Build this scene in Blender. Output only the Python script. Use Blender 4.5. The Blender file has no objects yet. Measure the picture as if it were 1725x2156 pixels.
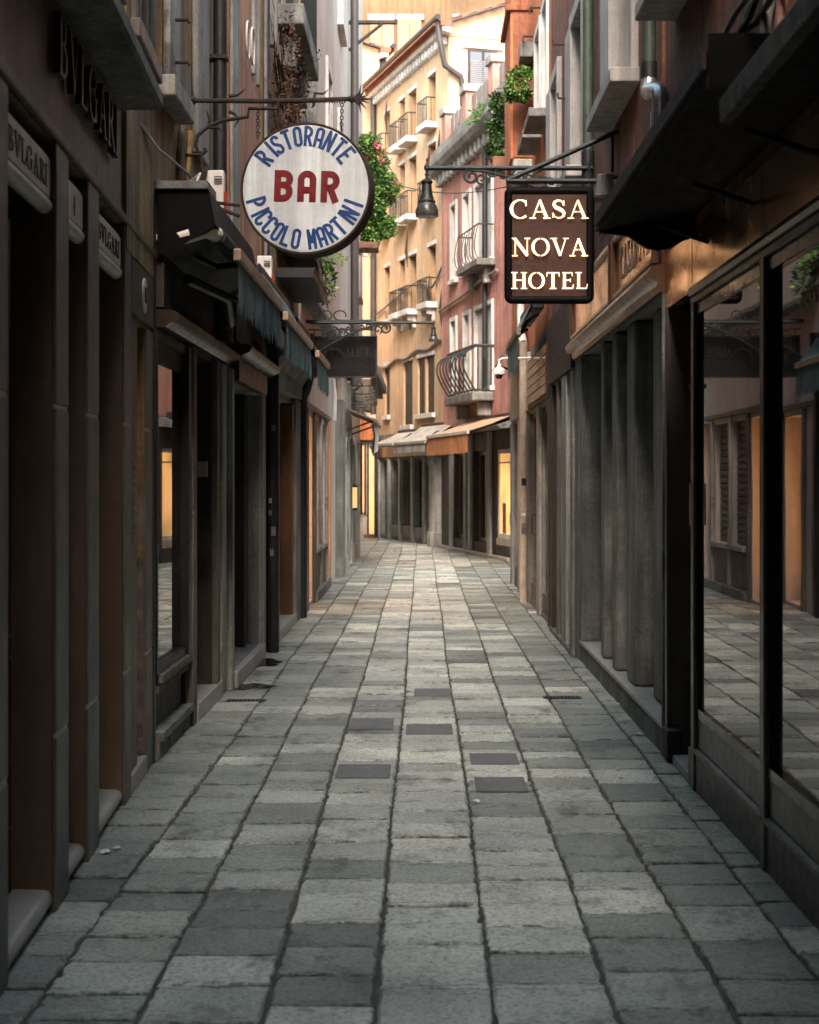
import bpy, bmesh, math, random
from mathutils import Vector, Matrix
rnd = random.Random(11)
sc = bpy.context.scene
COL = sc.collection
rad = math.radians
# ------------------------------------------------------------------ camera
EYE, FOC, U0, V0 = 1.7, 3300.0, 890.0, 1010.0      # eye height, focal length and vanishing point of a 1725 px wide frame
cam = bpy.data.cameras.new('camera'); camo = bpy.data.objects.new('camera', cam); COL.objects.link(camo)
camo.location = (0, 0, EYE); camo.rotation_euler = (rad(90), 0, 0)
cam.sensor_fit = 'HORIZONTAL'; cam.sensor_width = 36; cam.lens = FOC / 1725 * 36
cam.shift_x = -(U0 - 862.5) / 1725; cam.shift_y = -(1078 - V0) / 1725
cam.clip_start = 0.1; cam.clip_end = 500
cam.dof.use_dof = True; cam.dof.focus_distance = 12.0; cam.dof.aperture_fstop = 5.6
sc.camera = camo
sc.render.resolution_x = 819; sc.render.resolution_y = 1024
# ------------------------------------------------------------------ sky, sun, exposure
SUN_EL, SUN_AZ = 42.0, 3.0        # sun behind the camera, a little to the left, above the added block behind the lane
w = bpy.data.worlds.new('World'); sc.world = w; w.use_nodes = True
nt = w.node_tree; bg = nt.nodes['Background']
sky = nt.nodes.new('ShaderNodeTexSky'); sky.sky_type = 'NISHITA'; sky.sun_disc = False
sky.sun_elevation = rad(SUN_EL); sky.sun_rotation = rad(180 + SUN_AZ)
sky.dust_density = 4.0; sky.air_density = 1.0; sky.ozone_density = 1.5
hsv = nt.nodes.new('ShaderNodeHueSaturation'); hsv.inputs['Saturation'].default_value = .75; hsv.inputs['Hue'].default_value = .45     # thin overcast: the whole dome is paler
nt.links.new(sky.outputs[0], hsv.inputs['Color']); nt.links.new(hsv.outputs[0], bg.inputs[0]); bg.inputs[1].default_value = 0.15
sl = bpy.data.lights.new('sun', 'SUN'); so = bpy.data.objects.new('sun', sl); COL.objects.link(so)
sl.energy = .8; sl.angle = rad(24); sl.color = (1.0, 0.80, 0.58)
ts = Vector((-math.sin(rad(SUN_AZ)) * math.cos(rad(SUN_EL)), -math.cos(rad(SUN_AZ)) * math.cos(rad(SUN_EL)), math.sin(rad(SUN_EL))))
so.rotation_euler = ts.to_track_quat('Z', 'Y').to_euler()
so.location = (0, -5, 30)
vs = sc.view_settings
vs.view_transform = 'Standard'; vs.look = 'None'; vs.exposure = 2.6; vs.gamma = 1.0; vs.use_curve_mapping = False
sc.cycles.max_bounces = 7; sc.cycles.diffuse_bounces = 5; sc.cycles.glossy_bounces = 4
sc.cycles.use_denoising = True; sc.cycles.sample_clamp_indirect = 6
# ------------------------------------------------------------------ materials
def mat(name, col, rough=.8, var=.35, scale=2.5, streak=.0, bump=.15, bscale=40, metal=0, peel=None, peel_t=.6, spec=.5, coat=0, ior=1.5, island=0):
    m = bpy.data.materials.new(name); m.use_nodes = True
    n = m.node_tree; N = n.nodes; Lk = n.links; b = N['Principled BSDF']
    g = N.new('ShaderNodeNewGeometry')
    def noise(sc_, det=6, ro=.6, vec=None):
        t = N.new('ShaderNodeTexNoise'); t.inputs['Scale'].default_value = sc_; t.inputs['Detail'].default_value = det
        t.inputs['Roughness'].default_value = ro; Lk.new(vec or g.outputs['Position'], t.inputs['Vector']); return t.outputs['Fac']
    def ramp(fac, a, b_, lo, hi):
        r = N.new('ShaderNodeMapRange'); r.inputs[1].default_value = a; r.inputs[2].default_value = b_
        r.inputs[3].default_value = lo; r.inputs[4].default_value = hi; Lk.new(fac, r.inputs[0]); return r.outputs[0]
    def math_(op, a, b_):
        q = N.new('ShaderNodeMath'); q.operation = op
        for i, x in enumerate((a, b_)):
            if isinstance(x, (int, float)): q.inputs[i].default_value = x
            else: Lk.new(x, q.inputs[i])
        return q.outputs[0]
    def mixc(f, a, b_):
        q = N.new('ShaderNodeMix'); q.data_type = 'RGBA'
        if isinstance(f, (int, float)): q.inputs[0].default_value = f
        else: Lk.new(f, q.inputs[0])
        for i, x in ((6, a), (7, b_)):
            if isinstance(x, tuple): q.inputs[i].default_value = (*x, 1)
            else: Lk.new(x, q.inputs[i])
        return q.outputs[2]
    def mulc(c, f):
        q = N.new('ShaderNodeVectorMath'); q.operation = 'SCALE'
        if isinstance(c, tuple): q.inputs[0].default_value = c
        else: Lk.new(c, q.inputs[0])
        Lk.new(f, q.inputs['Scale']); return q.outputs[0]
    fac = ramp(noise(scale), .3, .7, 1 - var, 1 + var * .6)
    fac = math_('MULTIPLY', fac, ramp(noise(scale * 9, 4), .3, .7, 1 - var * .4, 1 + var * .3))
    fac = math_('MULTIPLY', fac, ramp(noise(max(30, scale * 30), 3, .7), .32, .68, 1 - var * .45, 1 + var * .3))
    if streak:
        mp = N.new('ShaderNodeMapping'); mp.inputs['Scale'].default_value = (7, 7, .35); Lk.new(g.outputs['Position'], mp.inputs[0])
        fac = math_('MULTIPLY', fac, ramp(noise(1.4, 5, .65, mp.outputs[0]), .35, .62, 1 - streak, 1 + streak * .25))
    if island:
        o = N.new('ShaderNodeObjectInfo')
        r = math_('FRACT', math_('ADD', math_('MULTIPLY', o.outputs['Random'], 7.31), g.outputs['Random Per Island']), 0)
        fac = math_('MULTIPLY', fac, ramp(r, 0, 1, 1 - island, 1 + island))
    c = col
    if peel:
        c = mixc(ramp(noise(scale * .55, 8, .68), peel_t, peel_t + .035, 0, 1), col, peel)
    c = mulc(c, fac)
    Lk.new(c, b.inputs['Base Color'])
    Lk.new(ramp(noise(scale * 4), .3, .7, max(.02, rough - .1), min(1, rough + .1)), b.inputs['Roughness'])
    b.inputs['Metallic'].default_value = metal; b.inputs['IOR'].default_value = ior
    b.inputs['Coat Weight'].default_value = coat
    if bump:
        bp = N.new('ShaderNodeBump'); bp.inputs['Strength'].default_value = bump; bp.inputs['Distance'].default_value = .02
        Lk.new(math_('ADD', noise(bscale, 5), math_('MULTIPLY', noise(bscale * .15, 4), 2.0)), bp.inputs['Height']); Lk.new(bp.outputs[0], b.inputs['Normal'])
    return m
def emit(name, col, s, var=.25, scale=3):
    m = bpy.data.materials.new(name); m.use_nodes = True; n = m.node_tree; b = n.nodes['Principled BSDF']
    b.inputs['Base Color'].default_value = (.3, .25, .18, 1); b.inputs['Emission Color'].default_value = (*col, 1)
    g = n.nodes.new('ShaderNodeNewGeometry'); t = n.nodes.new('ShaderNodeTexNoise'); t.inputs['Scale'].default_value = scale
    r = n.nodes.new('ShaderNodeMapRange'); r.inputs[1].default_value = .3; r.inputs[2].default_value = .7
    r.inputs[3].default_value = s * (1 - var); r.inputs[4].default_value = s * (1 + var)
    n.links.new(g.outputs['Position'], t.inputs['Vector']); n.links.new(t.outputs['Fac'], r.inputs[0]); n.links.new(r.outputs[0], b.inputs['Emission Strength'])
    b.inputs['Roughness'].default_value = .4
    return m
def glass(name, col=(.006, .007, .008), ior=1.75, rough=.015):
    m = bpy.data.materials.new(name); m.use_nodes = True; n = m.node_tree; b = n.nodes['Principled BSDF']
    b.inputs['Base Color'].default_value = (*col, 1); b.inputs['IOR'].default_value = ior; b.inputs['Roughness'].default_value = rough
    g = n.nodes.new('ShaderNodeNewGeometry'); t = n.nodes.new('ShaderNodeTexNoise'); t.inputs['Scale'].default_value = .9
    bp = n.nodes.new('ShaderNodeBump'); bp.inputs['Strength'].default_value = .02; bp.inputs['Distance'].default_value = .05
    n.links.new(g.outputs['Position'], t.inputs['Vector']); n.links.new(t.outputs['Fac'], bp.inputs['Height']); n.links.new(bp.outputs[0], b.inputs['Normal'])
    return m
M = dict(
 taupe=mat('taupe_stone', (.155, .102, .066), .55, .25, 1.2, .25, .12, 60),
 taupe_grey=mat('taupe_grey_stone', (.135, .125, .11), .5, .22, 1.4, .2, .15, 60),
 taupe_face=mat('taupe_plaster', (.115, .075, .046), .75, .3, 1.0, .3, .15, 50),
 ochre=mat('ochre_plaster', (.30, .19, .085), .9, .45, 1.3, .55, .4, 22, peel=(.24, .21, .17), peel_t=.58),
 coral=mat('coral_plaster', (.46, .225, .145), .9, .35, 1.2, .4, .3, 30, peel=(.36, .30, .24), peel_t=.66),
 pale=mat('pale_pink_plaster', (.52, .455, .395), .9, .2, .9, .25, .2, 30),
 cream=mat('cream_plaster', (.46, .39, .31), .9, .3, 1.1, .35, .25, 30),
 redbrown=mat('red_brown_plaster', (.20, .078, .05), .92, .4, 1.4, .5, .5, 26, peel=(.15, .07, .05), peel_t=.6),
 orange=mat('orange_plaster', (.50, .165, .06), .9, .35, 1.2, .4, .35, 26),
 rust=mat('rust_plaster', (.27, .10, .05), .9, .4, 1.3, .5, .4, 26),
 rose=mat('rose_plaster', (.54, .26, .205), .9, .4, .8, .45, .3, 24, peel=(.46, .25, .19), peel_t=.6),
 yellow=mat('yellow_plaster', (.56, .39, .235), .9, .24, .6, .2, .3, 20, peel=(.42, .30, .18), peel_t=.58),
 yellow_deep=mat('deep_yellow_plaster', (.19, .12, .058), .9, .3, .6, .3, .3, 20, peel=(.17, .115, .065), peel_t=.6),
 yellow_reveal=mat('yellow_shutter_paint', (.38, .245, .13), .8, .2, .8, .2, .1, 20),
 white_paint=mat('white_paint', (.40, .39, .365), .7, .2, 2.5, .35, .2, 40),
 white_stone=mat('white_stone', (.62, .61, .57), .8, .22, 2.5, .35, .25, 40),
 istria=mat('istrian_stone', (.33, .328, .296), .75, .35, 2.0, .5, .35, 30, peel=(.16, .145, .13), peel_t=.62),
 grey_stone=mat('grey_stone', (.20, .204, .186), .8, .45, 2.0, .45, .8, 22, peel=(.12, .11, .10), peel_t=.63),
 rough_stone=mat('worn_stone', (.18, .155, .13), .95, .6, 9, .2, 1.0, 16),
 step=mat('marble_step', (.33, .32, .30), .4, .25, 2.0, 0, .1, 50),
 black=mat('black_metal', (.012, .013, .014), .5, .4, 5, 0, .08, 60),
 blackgloss=mat('black_gloss', (.006, .006, .007), .22, .3, 4, 0, .03, 40),
 dark=mat('dark_interior', (.008, .008, .008), .9, .3, 3, 0, 0),
 darkwood=mat('dark_wood', (.028, .019, .014), .6, .5, 3, .5, .3, 30),
 greywood=mat('weathered_wood', (.16, .14, .115), .85, .4, 4, .5, .4, 30),
 wood=mat('varnished_wood', (.15, .072, .036), .36, .35, 1.6, .35, .06, 30, coat=.2),
 copper=mat('brown_metal_panel', (.72, .40, .19), .22, .10, .8, .12, 0, 30, metal=.85),
 bronze=mat('anodised_frame', (.13, .115, .10), .38, .25, 3, .3, .04, 40, metal=.5),
 greymetal=mat('grey_metal', (.22, .22, .22), .45, .35, 4, .3, .08, 40, metal=.6),
 zinc=mat('zinc_pipe', (.36, .37, .38), .35, .35, 4, .3, .1, 40, metal=.8),
 brownred=mat('brown_marble_plinth', (.055, .034, .027), .4, .5, 3, .4, .1, 40),
 iron=mat('dark_green_iron', (.012, .017, .016), .5, .45, 6, 0, .2, 60),
 rustiron=mat('rusty_iron', (.035, .022, .016), .8, .6, 10, 0, .5, 60),
 greenpipe=mat('green_painted_pipe', (.055, .085, .06), .5, .35, 3, .4, .1, 30),
 brownpipe=mat('brown_painted_pipe', (.05, .042, .038), .5, .3, 3, .3, .1, 30),
 shutter_dark=mat('dark_green_shutter', (.012, .018, .017), .6, .4, 3, .3, .2, 40),
 rollshut=mat('roller_shutter', (.09, .085, .08), .5, .35, 4, .3, .1, 40, metal=.4),
 teal=mat('teal_awning_cloth', (.085, .165, .18), .85, .35, 3, .6, .2, 60),
 navy=mat('navy_awning_cloth', (.02, .03, .045), .8, .3, 3, .2, .2, 60),
 lamplit_orange=mat('lamplit_orange_tone', (.62, .26, .10), .85, .25, 2.5, .35, .2, 60),  # orange includes the warm lamp light on valance and reveal
 tan_cloth=mat('tan_awning_cloth', (.52, .34, .22), .85, .25, 2.5, .35, .2, 60),
 grey_cloth=mat('grey_awning_cloth', (.42, .40, .35), .85, .25, 2.5, .4, .2, 60),
 white_cloth=mat('white_cloth', (.62, .55, .47), .9, .2, 3, .3, .3, 40),
 bar_paint=mat('tan_painted_bar', (.42, .29, .20), .5, .3, 4, .3, .1, 40),
 valance=mat('ivory_panel', (.74, .68, .57), .5, .15, 3, .2, .05, 40),
 plastic=mat('white_plastic', (.66, .64, .60), .4, .12, 4, .15, .03, 40),
 red=mat('red_plastic', (.50, .03, .02), .35, .2, 5),
 blue_can=mat('blue_plastic', (.06, .16, .30), .35, .2, 5),
 sign_white=mat('sign_white', (.68, .74, .76), .35, .14, 3, .28, .03, 30),
 sign_blue=mat('sign_blue', (.008, .05, .19), .4, .15, 6),
 sign_red=mat('sign_red', (.15, .005, .008), .4, .15, 6),
 sign_board=mat('old_black_sign_board', (.0055, .005, .0045), .95, .6, 6, .4, .5, 30),
 jet=mat('jet_black', (.004, .004, .0045), .6, .3, 5, 0, .05, 40, ior=1.18),
 wood_dark=mat('dark_varnished_wood', (.05, .03, .019), .4, .35, 1.8, .35, .08, 30),
 letter_dark=mat('dark_letter', (.008, .008, .009), .5, .2, 5),
 panel_brown=mat('brown_sign_panel', (.048, .0125, .005), .6, .35, 14, .1, .1, 60),
 tile=mat('terracotta_tile', (.32, .12, .07), .9, .4, 5, .2, .5, 30, island=.3),
 paving=None,
 mortar=mat('dark_mortar', (.075, .072, .066), .95, .5, 6, 0, .6, 40),
 glass=glass('dark_shop_glass'),
 glass_soft=glass('window_glass', (.012, .014, .016), 1.6, .04),
 glass_sky=glass('pale_window_glass', (.05, .055, .06), 1.9, .05),
 mirror=glass('display_glass', (.01, .011, .012), 2.6, .015),
 blind=mat('slatted_blind', (.16, .16, .16), .6, .2, 4),
 lit=emit('lit_shop_window', (1.0, .47, .14), .22, .5, 1.1),
 lit_door=emit('lit_entrance', (1.0, .42, .12), 1.3, .3, 2.0),
 lit_green=emit('lit_pale_window', (.75, 1.0, .62), .16, .3, 2),
 letter_glow=emit('glowing_letter', (1.0, .63, .33), .62, .45, 5),
 leaf=mat('green_leaf', (.055, .15, .022), .6, .5, 6, 0, 0, island=.5),
 leaf_light=mat('light_green_leaf', (.13, .25, .035), .6, .4, 6, 0, 0, island=.45),
 leaf_dark=mat('dark_leaf', (.02, .045, .015), .6, .5, 6, 0, 0, island=.5),
 leaf_brown=mat('dead_leaf', (.10, .042, .022), .9, .5, 6, 0, 0, island=.5),
 stem=mat('woody_stem', (.07, .05, .035), .9, .4, 8),
 flower=mat('pink_petal', (.75, .12, .22), .6, .3, 6, 0, 0, island=.3),
 cable=mat('grey_cable', (.20, .19, .18), .6, .4, 6, 0, .1),
 cable_black=mat('black_cable', (.015, .015, .015), .6, .4, 6, 0, .1),
 pinkpipe=mat('pink_conduit', (.42, .20, .15), .6, .3, 6, 0, .1),
 lampglass=mat('ribbed_lamp_glass', (.055, .06, .06), .25, .25, 9, 0, .2, 60),
 paper=mat('white_paper', (.7, .69, .66), .8, .15, 9),
 butt=mat('cigarette_filter', (.50, .22, .08), .8, .3, 9),
 clay=mat('clay_planter', (.20, .09, .05), .8, .35, 5),
 patch=mat('dark_repair_stone', (.13, .132, .128), .6, .2, 5, 0, .25, 90),
 wet=mat('wet_stone', (.018, .018, .018), .06, .3, 5, 0, .02, 30),
)
def paving_mat(name, col):
    m = mat(name, col, .48, .34, 1.6, 0, .5, 70)
    n = m.node_tree; N = n.nodes; Lk = n.links; b = N['Principled BSDF']
    src = b.inputs['Base Color'].links[0].from_socket
    g = [x for x in N if x.type == 'NEW_GEOMETRY'][0]; o = N.new('ShaderNodeObjectInfo')
    a = N.new('ShaderNodeMath'); a.operation = 'MULTIPLY_ADD'; Lk.new(o.outputs['Random'], a.inputs[0]); a.inputs[1].default_value = 7.31; Lk.new(g.outputs['Random Per Island'], a.inputs[2])
    fr = N.new('ShaderNodeMath'); fr.operation = 'FRACT'; Lk.new(a.outputs[0], fr.inputs[0])
    cr = N.new('ShaderNodeValToRGB'); e = cr.color_ramp; e.interpolation = 'LINEAR'
    stops = [(0, (.52, .53, .53)), (.04, (.60, .61, .61)), (.08, (.80, .80, .80)), (.5, (.97, .97, .96)), (.8, (1.12, 1.11, 1.08)), (1.0, (1.36, 1.33, 1.26))]
    e.elements[0].position = 0; e.elements[0].color = (*stops[0][1], 1); e.elements[1].position = 1; e.elements[1].color = (*stops[-1][1], 1)
    for p_, c_ in stops[1:-1]:
        q = e.elements.new(p_); q.color = (*c_, 1)
    Lk.new(fr.outputs[0], cr.inputs[0])
    mu = N.new('ShaderNodeVectorMath'); mu.operation = 'MULTIPLY'; Lk.new(src, mu.inputs[0]); Lk.new(cr.outputs[0], mu.inputs[1])
    # worn blotches with a shape of their own
    t = N.new('ShaderNodeTexNoise'); t.inputs['Scale'].default_value = 3.2; t.inputs['Detail'].default_value = 9; t.inputs['Roughness'].default_value = .72
    mp = N.new('ShaderNodeMapping'); mp.inputs['Scale'].default_value = (1, .55, 1); Lk.new(g.outputs['Position'], mp.inputs[0]); Lk.new(mp.outputs[0], t.inputs['Vector'])
    r = N.new('ShaderNodeMapRange'); r.inputs[1].default_value = .54; r.inputs[2].default_value = .66; r.inputs[3].default_value = 1.08; r.inputs[4].default_value = .38; Lk.new(t.outputs['Fac'], r.inputs[0])
    t2 = N.new('ShaderNodeTexNoise'); t2.inputs['Scale'].default_value = 55; t2.inputs['Detail'].default_value = 3; Lk.new(g.outputs['Position'], t2.inputs['Vector'])
    r2 = N.new('ShaderNodeMapRange'); r2.inputs[1].default_value = .38; r2.inputs[2].default_value = .5; r2.inputs[3].default_value = .62; r2.inputs[4].default_value = 1.04; Lk.new(t2.outputs['Fac'], r2.inputs[0])
    mm = N.new('ShaderNodeMath'); mm.operation = 'MULTIPLY'; Lk.new(r.outputs[0], mm.inputs[0]); Lk.new(r2.outputs[0], mm.inputs[1])
    s2 = N.new('ShaderNodeVectorMath'); s2.operation = 'SCALE'; Lk.new(mu.outputs[0], s2.inputs[0]); Lk.new(mm.outputs[0], s2.inputs['Scale'])
    # grime gathered along the joints of each slab
    uv = N.new('ShaderNodeUVMap'); uv.uv_map = 'slab'; sp = N.new('ShaderNodeSeparateXYZ'); Lk.new(uv.outputs[0], sp.inputs[0])
    def op(kind, a_, b_=None):
        q = N.new('ShaderNodeMath'); q.operation = kind
        for i, x in enumerate((a_, b_)):
            if x is None: continue
            if isinstance(x, (int, float)): q.inputs[i].default_value = x
            else: Lk.new(x, q.inputs[i])
        return q.outputs[0]
    ex = op('MULTIPLY', op('SUBTRACT', .5, op('ABSOLUTE', op('SUBTRACT', sp.outputs[0], .5))), .37)
    ey = op('MULTIPLY', op('SUBTRACT', .5, op('ABSOLUTE', op('SUBTRACT', sp.outputs[1], .5))), .36)
    t3 = N.new('ShaderNodeTexNoise'); t3.inputs['Scale'].default_value = 14; t3.inputs['Detail'].default_value = 6; t3.inputs['Roughness'].default_value = .7; Lk.new(g.outputs['Position'], t3.inputs['Vector'])
    d_ = op('ADD', op('MINIMUM', ex, ey), op('MULTIPLY', op('SUBTRACT', t3.outputs['Fac'], .48), .07))
    r3 = N.new('ShaderNodeMapRange'); r3.inputs[1].default_value = -.004; r3.inputs[2].default_value = .008; r3.inputs[3].default_value = .5; r3.inputs[4].default_value = 1.0; Lk.new(d_, r3.inputs[0])
    s3 = N.new('ShaderNodeVectorMath'); s3.operation = 'SCALE'; Lk.new(s2.outputs[0], s3.inputs[0]); Lk.new(r3.outputs[0], s3.inputs['Scale'])
    # chipped, blackened flecks that cluster along the cross joints
    mp2 = N.new('ShaderNodeMapping'); mp2.inputs['Scale'].default_value = (6, 26, 1); Lk.new(g.outputs['Position'], mp2.inputs[0])
    t4 = N.new('ShaderNodeTexNoise'); t4.inputs['Scale'].default_value = 1.6; t4.inputs['Detail'].default_value = 7; t4.inputs['Roughness'].default_value = .7; Lk.new(mp2.outputs[0], t4.inputs['Vector'])
    fl = op('SUBTRACT', t4.outputs['Fac'], op('MULTIPLY', ey, .95))
    r4 = N.new('ShaderNodeMapRange'); r4.inputs[1].default_value = .50; r4.inputs[2].default_value = .545; r4.inputs[3].default_value = 1.0; r4.inputs[4].default_value = .40; Lk.new(fl, r4.inputs[0])
    s4 = N.new('ShaderNodeVectorMath'); s4.operation = 'SCALE'; Lk.new(s3.outputs[0], s4.inputs[0]); Lk.new(r4.outputs[0], s4.inputs['Scale'])
    Lk.new(s4.outputs[0], b.inputs['Base Color'])
    return m
M['paving'] = paving_mat('worn_lit_paving_trachyte', (.48, .505, .455)); M['paving_outer'] = paving_mat('paving_trachyte', (.255, .28, .25))  # pale centre, dark edges: wear plus the lane's light fall-off, in the colour
# ------------------------------------------------------------------ frames and mesh helpers
class Fr:
    """a facade: s runs along it, o comes out of it into the lane, z up"""
    def __init__(self, ox, oy, dx, dy, side):
        l = math.hypot(dx, dy); self.d = Vector((dx / l, dy / l)); self.o = Vector((ox, oy))
        self.n = Vector((self.d.y, -self.d.x)) if side == 'L' else Vector((-self.d.y, self.d.x))
    def p(self, s, o, z):
        q = self.o + self.d * s + self.n * o; return Vector((q.x, q.y, z))
    def at(self, u, v, o=0):
        k = (u - U0) / FOC; b = self.o + self.n * o
        s = (k * b.y - b.x) / (self.d.x - k * self.d.y); y = b.y + s * self.d.y
        return s, EYE + (V0 - v) * y / FOC
WORLD = Fr(0, 0, 1, 0, 'R')            # s = x, o = y
def pt(u, v, y): return Vector(((u - U0) * y / FOC, y, EYE + (V0 - v) * y / FOC))
class MB:
    def __init__(self, fr=WORLD): self.v = []; self.f = []; self.fr = fr
    def add(self, vs, fs):
        k = len(self.v); self.v += [Vector(x) for x in vs]; self.f += [tuple(i + k for i in q) for q in fs]; return self
    def box(self, s0, s1, o0, o1, z0, z1):
        p = self.fr.p
        vs = [p(s, o, z) for z in (z0, z1) for s, o in ((s0, o0), (s1, o0), (s1, o1), (s0, o1))]
        return self.add(vs, [(0, 1, 2, 3), (4, 5, 6, 7), (0, 1, 5, 4), (1, 2, 6, 5), (2, 3, 7, 6), (3, 0, 4, 7)])
    def quad(self, *ps): return self.add([self.fr.p(*q) for q in ps], [tuple(range(len(ps)))])
    def prism(self, prof, s0, s1):
        """profile of (o, z) run along s"""
        n = len(prof); p = self.fr.p
        vs = [p(s0, o, z) for o, z in prof] + [p(s1, o, z) for o, z in prof]
        return self.add(vs, [tuple(range(n)), tuple(range(n, 2 * n))] + [(i, (i + 1) % n, n + (i + 1) % n, n + i) for i in range(n)])
    def slab(self, poly, o0, o1):
        """outline of (s, z) given a thickness along o"""
        n = len(poly); p = self.fr.p
        vs = [p(s, o0, z) for s, z in poly] + [p(s, o1, z) for s, z in poly]
        return self.add(vs, [tuple(range(n)), tuple(range(n, 2 * n))] + [(i, (i + 1) % n, n + (i + 1) % n, n + i) for i in range(n)])
    def tube(self, pts, r, n=8, world=False, closed=False):
        P = [Vector(q) if world else self.fr.p(*q) for q in pts]; m = len(P)
        rs = r if isinstance(r, (list, tuple)) else [r] * m
        k = len(self.v); prev = None
        for i, q in enumerate(P):
            if closed: t = P[(i + 1) % m] - P[i - 1]
            else: t = P[min(i + 1, m - 1)] - P[max(i - 1, 0)]
            if t.length < 1e-9: t = Vector((0, 0, 1))
            t.normalize()
            a = prev if prev is not None else (Vector((0, 0, 1)) if abs(t.z) < .9 else Vector((1, 0, 0)))
            a = a - t * a.dot(t)
            if a.length < 1e-6: a = Vector((0, 1, 0)) - t * t.y
            a.normalize(); b = t.cross(a); prev = a
            for j in range(n):
                an = 2 * math.pi * j / n; self.v.append(q + (a * math.cos(an) + b * math.sin(an)) * rs[i])
        for i in range(m if closed else m - 1):
            i2 = (i + 1) % m
            for j in range(n):
                self.f.append((k + i * n + j, k + i * n + (j + 1) % n, k + i2 * n + (j + 1) % n, k + i2 * n + j))
        if not closed:
            self.f.append(tuple(k + j for j in range(n))); self.f.append(tuple(k + (m - 1) * n + j for j in range(n)))
        return self
    def lathe(self, c, prof, n=16):
        c = Vector(c); k = len(self.v); m = len(prof)
        for r, z in prof:
            for j in range(n):
                a = 2 * math.pi * j / n; self.v.append(c + Vector((r * math.cos(a), r * math.sin(a), z)))
        for i in range(m - 1):
            for j in range(n): self.f.append((k + i * n + j, k + i * n + (j + 1) % n, k + (i + 1) * n + (j + 1) % n, k + (i + 1) * n + j))
        self.f.append(tuple(k + j for j in range(n))); self.f.append(tuple(k + (m - 1) * n + j for j in range(n)))
        return self
    uv = None
    def build(self, name, m, parent=None, bevel=0, smooth=False, kind=None, recalc=True):
        me = bpy.data.meshes.new(name)
        off = Vector((0, 0, 0)); q = parent
        while q is not None: off += q.location; q = q.parent
        loc = Vector((0, 0, 0))
        if parent is None and self.v:
            lo = [min(x[i] for x in self.v) for i in range(3)]; hi = [max(x[i] for x in self.v) for i in range(3)]
            loc = Vector(((lo[0] + hi[0]) / 2, (lo[1] + hi[1]) / 2, lo[2])); off = loc
        me.from_pydata([x - off for x in self.v], [], self.f); me.update()
        if recalc:
            b = bmesh.new(); b.from_mesh(me); bmesh.ops.recalc_face_normals(b, faces=b.faces); b.to_mesh(me); b.free()
        if self.uv:
            ul = me.uv_layers.new(name='slab'); 
            for lp in me.loops: ul.data[lp.index].uv = self.uv[lp.vertex_index]
        if smooth:
            me.shade_smooth(); me.set_sharp_from_angle(angle=rad(40))
        me.materials.append(M[m] if isinstance(m, str) else m)
        o = bpy.data.objects.new(name, me); COL.objects.link(o); o.location = loc
        if parent is not None: o.parent = parent
        if bevel:
            md = o.modifiers.new('edge', 'BEVEL'); md.width = bevel; md.segments = 2; md.limit_method = 'ANGLE'; md.angle_limit = rad(50)
        if kind: o['kind'] = kind
        return o
def thing(name, label, cat, loc, group=None):
    o = bpy.data.objects.new(name, None); COL.objects.link(o); o.location = loc; o.empty_display_size = .2
    o['label'] = label; o['category'] = cat
    if group: o['group'] = group
    return o
def tag(o, label, cat, group=None):
    o['label'] = label; o['category'] = cat
    if group: o['group'] = group
    return o
def B(fr, name, m, parent, *boxes, bevel=0, kind=None):
    mb = MB(fr)
    for b in boxes: mb.box(*b)
    return mb.build(name, m, parent, bevel, kind=kind)
def BB(fr, name, m, parent, *boxes, bevel=0):
    for b in boxes: B(fr, name, m, parent, b, bevel=bevel)
def T(fr, name, m, parent, pts, r, n=10, world=False):
    return MB(fr).tube(pts, r, n, world).build(name, m, parent, smooth=True)
def facade(parent, fr, s0, s1, z0, z1, m, openings=(), depth=.2, thick=4.0, name='wall', front=0.0):
    """front sheet with real openings and reveals, ends and top"""
    S = sorted(set([s0, s1] + [x for o in openings for x in o[:2]])); Z = sorted(set([z0, z1] + [x for o in openings for x in o[2:4]]))
    mb = MB(fr)
    for a, b in zip(S, S[1:]):
        for c, d in zip(Z, Z[1:]):
            ms, mz = (a + b) / 2, (c + d) / 2
            if any(o[0] < ms < o[1] and o[2] < mz < o[3] for o in openings): continue
            mb.quad((a, front, c), (b, front, c), (b, front, d), (a, front, d))
    for o in openings:
        a, b, c, d = o[:4]; e = front - (o[4] if len(o) > 4 else depth)
        mb.quad((a, front, c), (a, e, c), (a, e, d), (a, front, d)); mb.quad((b, front, c), (b, e, c), (b, e, d), (b, front, d))
        mb.quad((a, front, d), (b, front, d), (b, e, d), (a, e, d))
        if c > z0 + .001: mb.quad((a, front, c), (b, front, c), (b, e, c), (a, e, c))
    t = front - thick
    mb.quad((s0, front, z0), (s0, t, z0), (s0, t, z1), (s0, front, z1)); mb.quad((s1, front, z0), (s1, t, z0), (s1, t, z1), (s1, front, z1))
    mb.quad((s0, front, z1), (s1, front, z1), (s1, t, z1), (s0, t, z1)); mb.quad((s0, t, z0), (s1, t, z0), (s1, t, z1), (s0, t, z1))
    return mb.build(name, m, parent, recalc=False)
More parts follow.
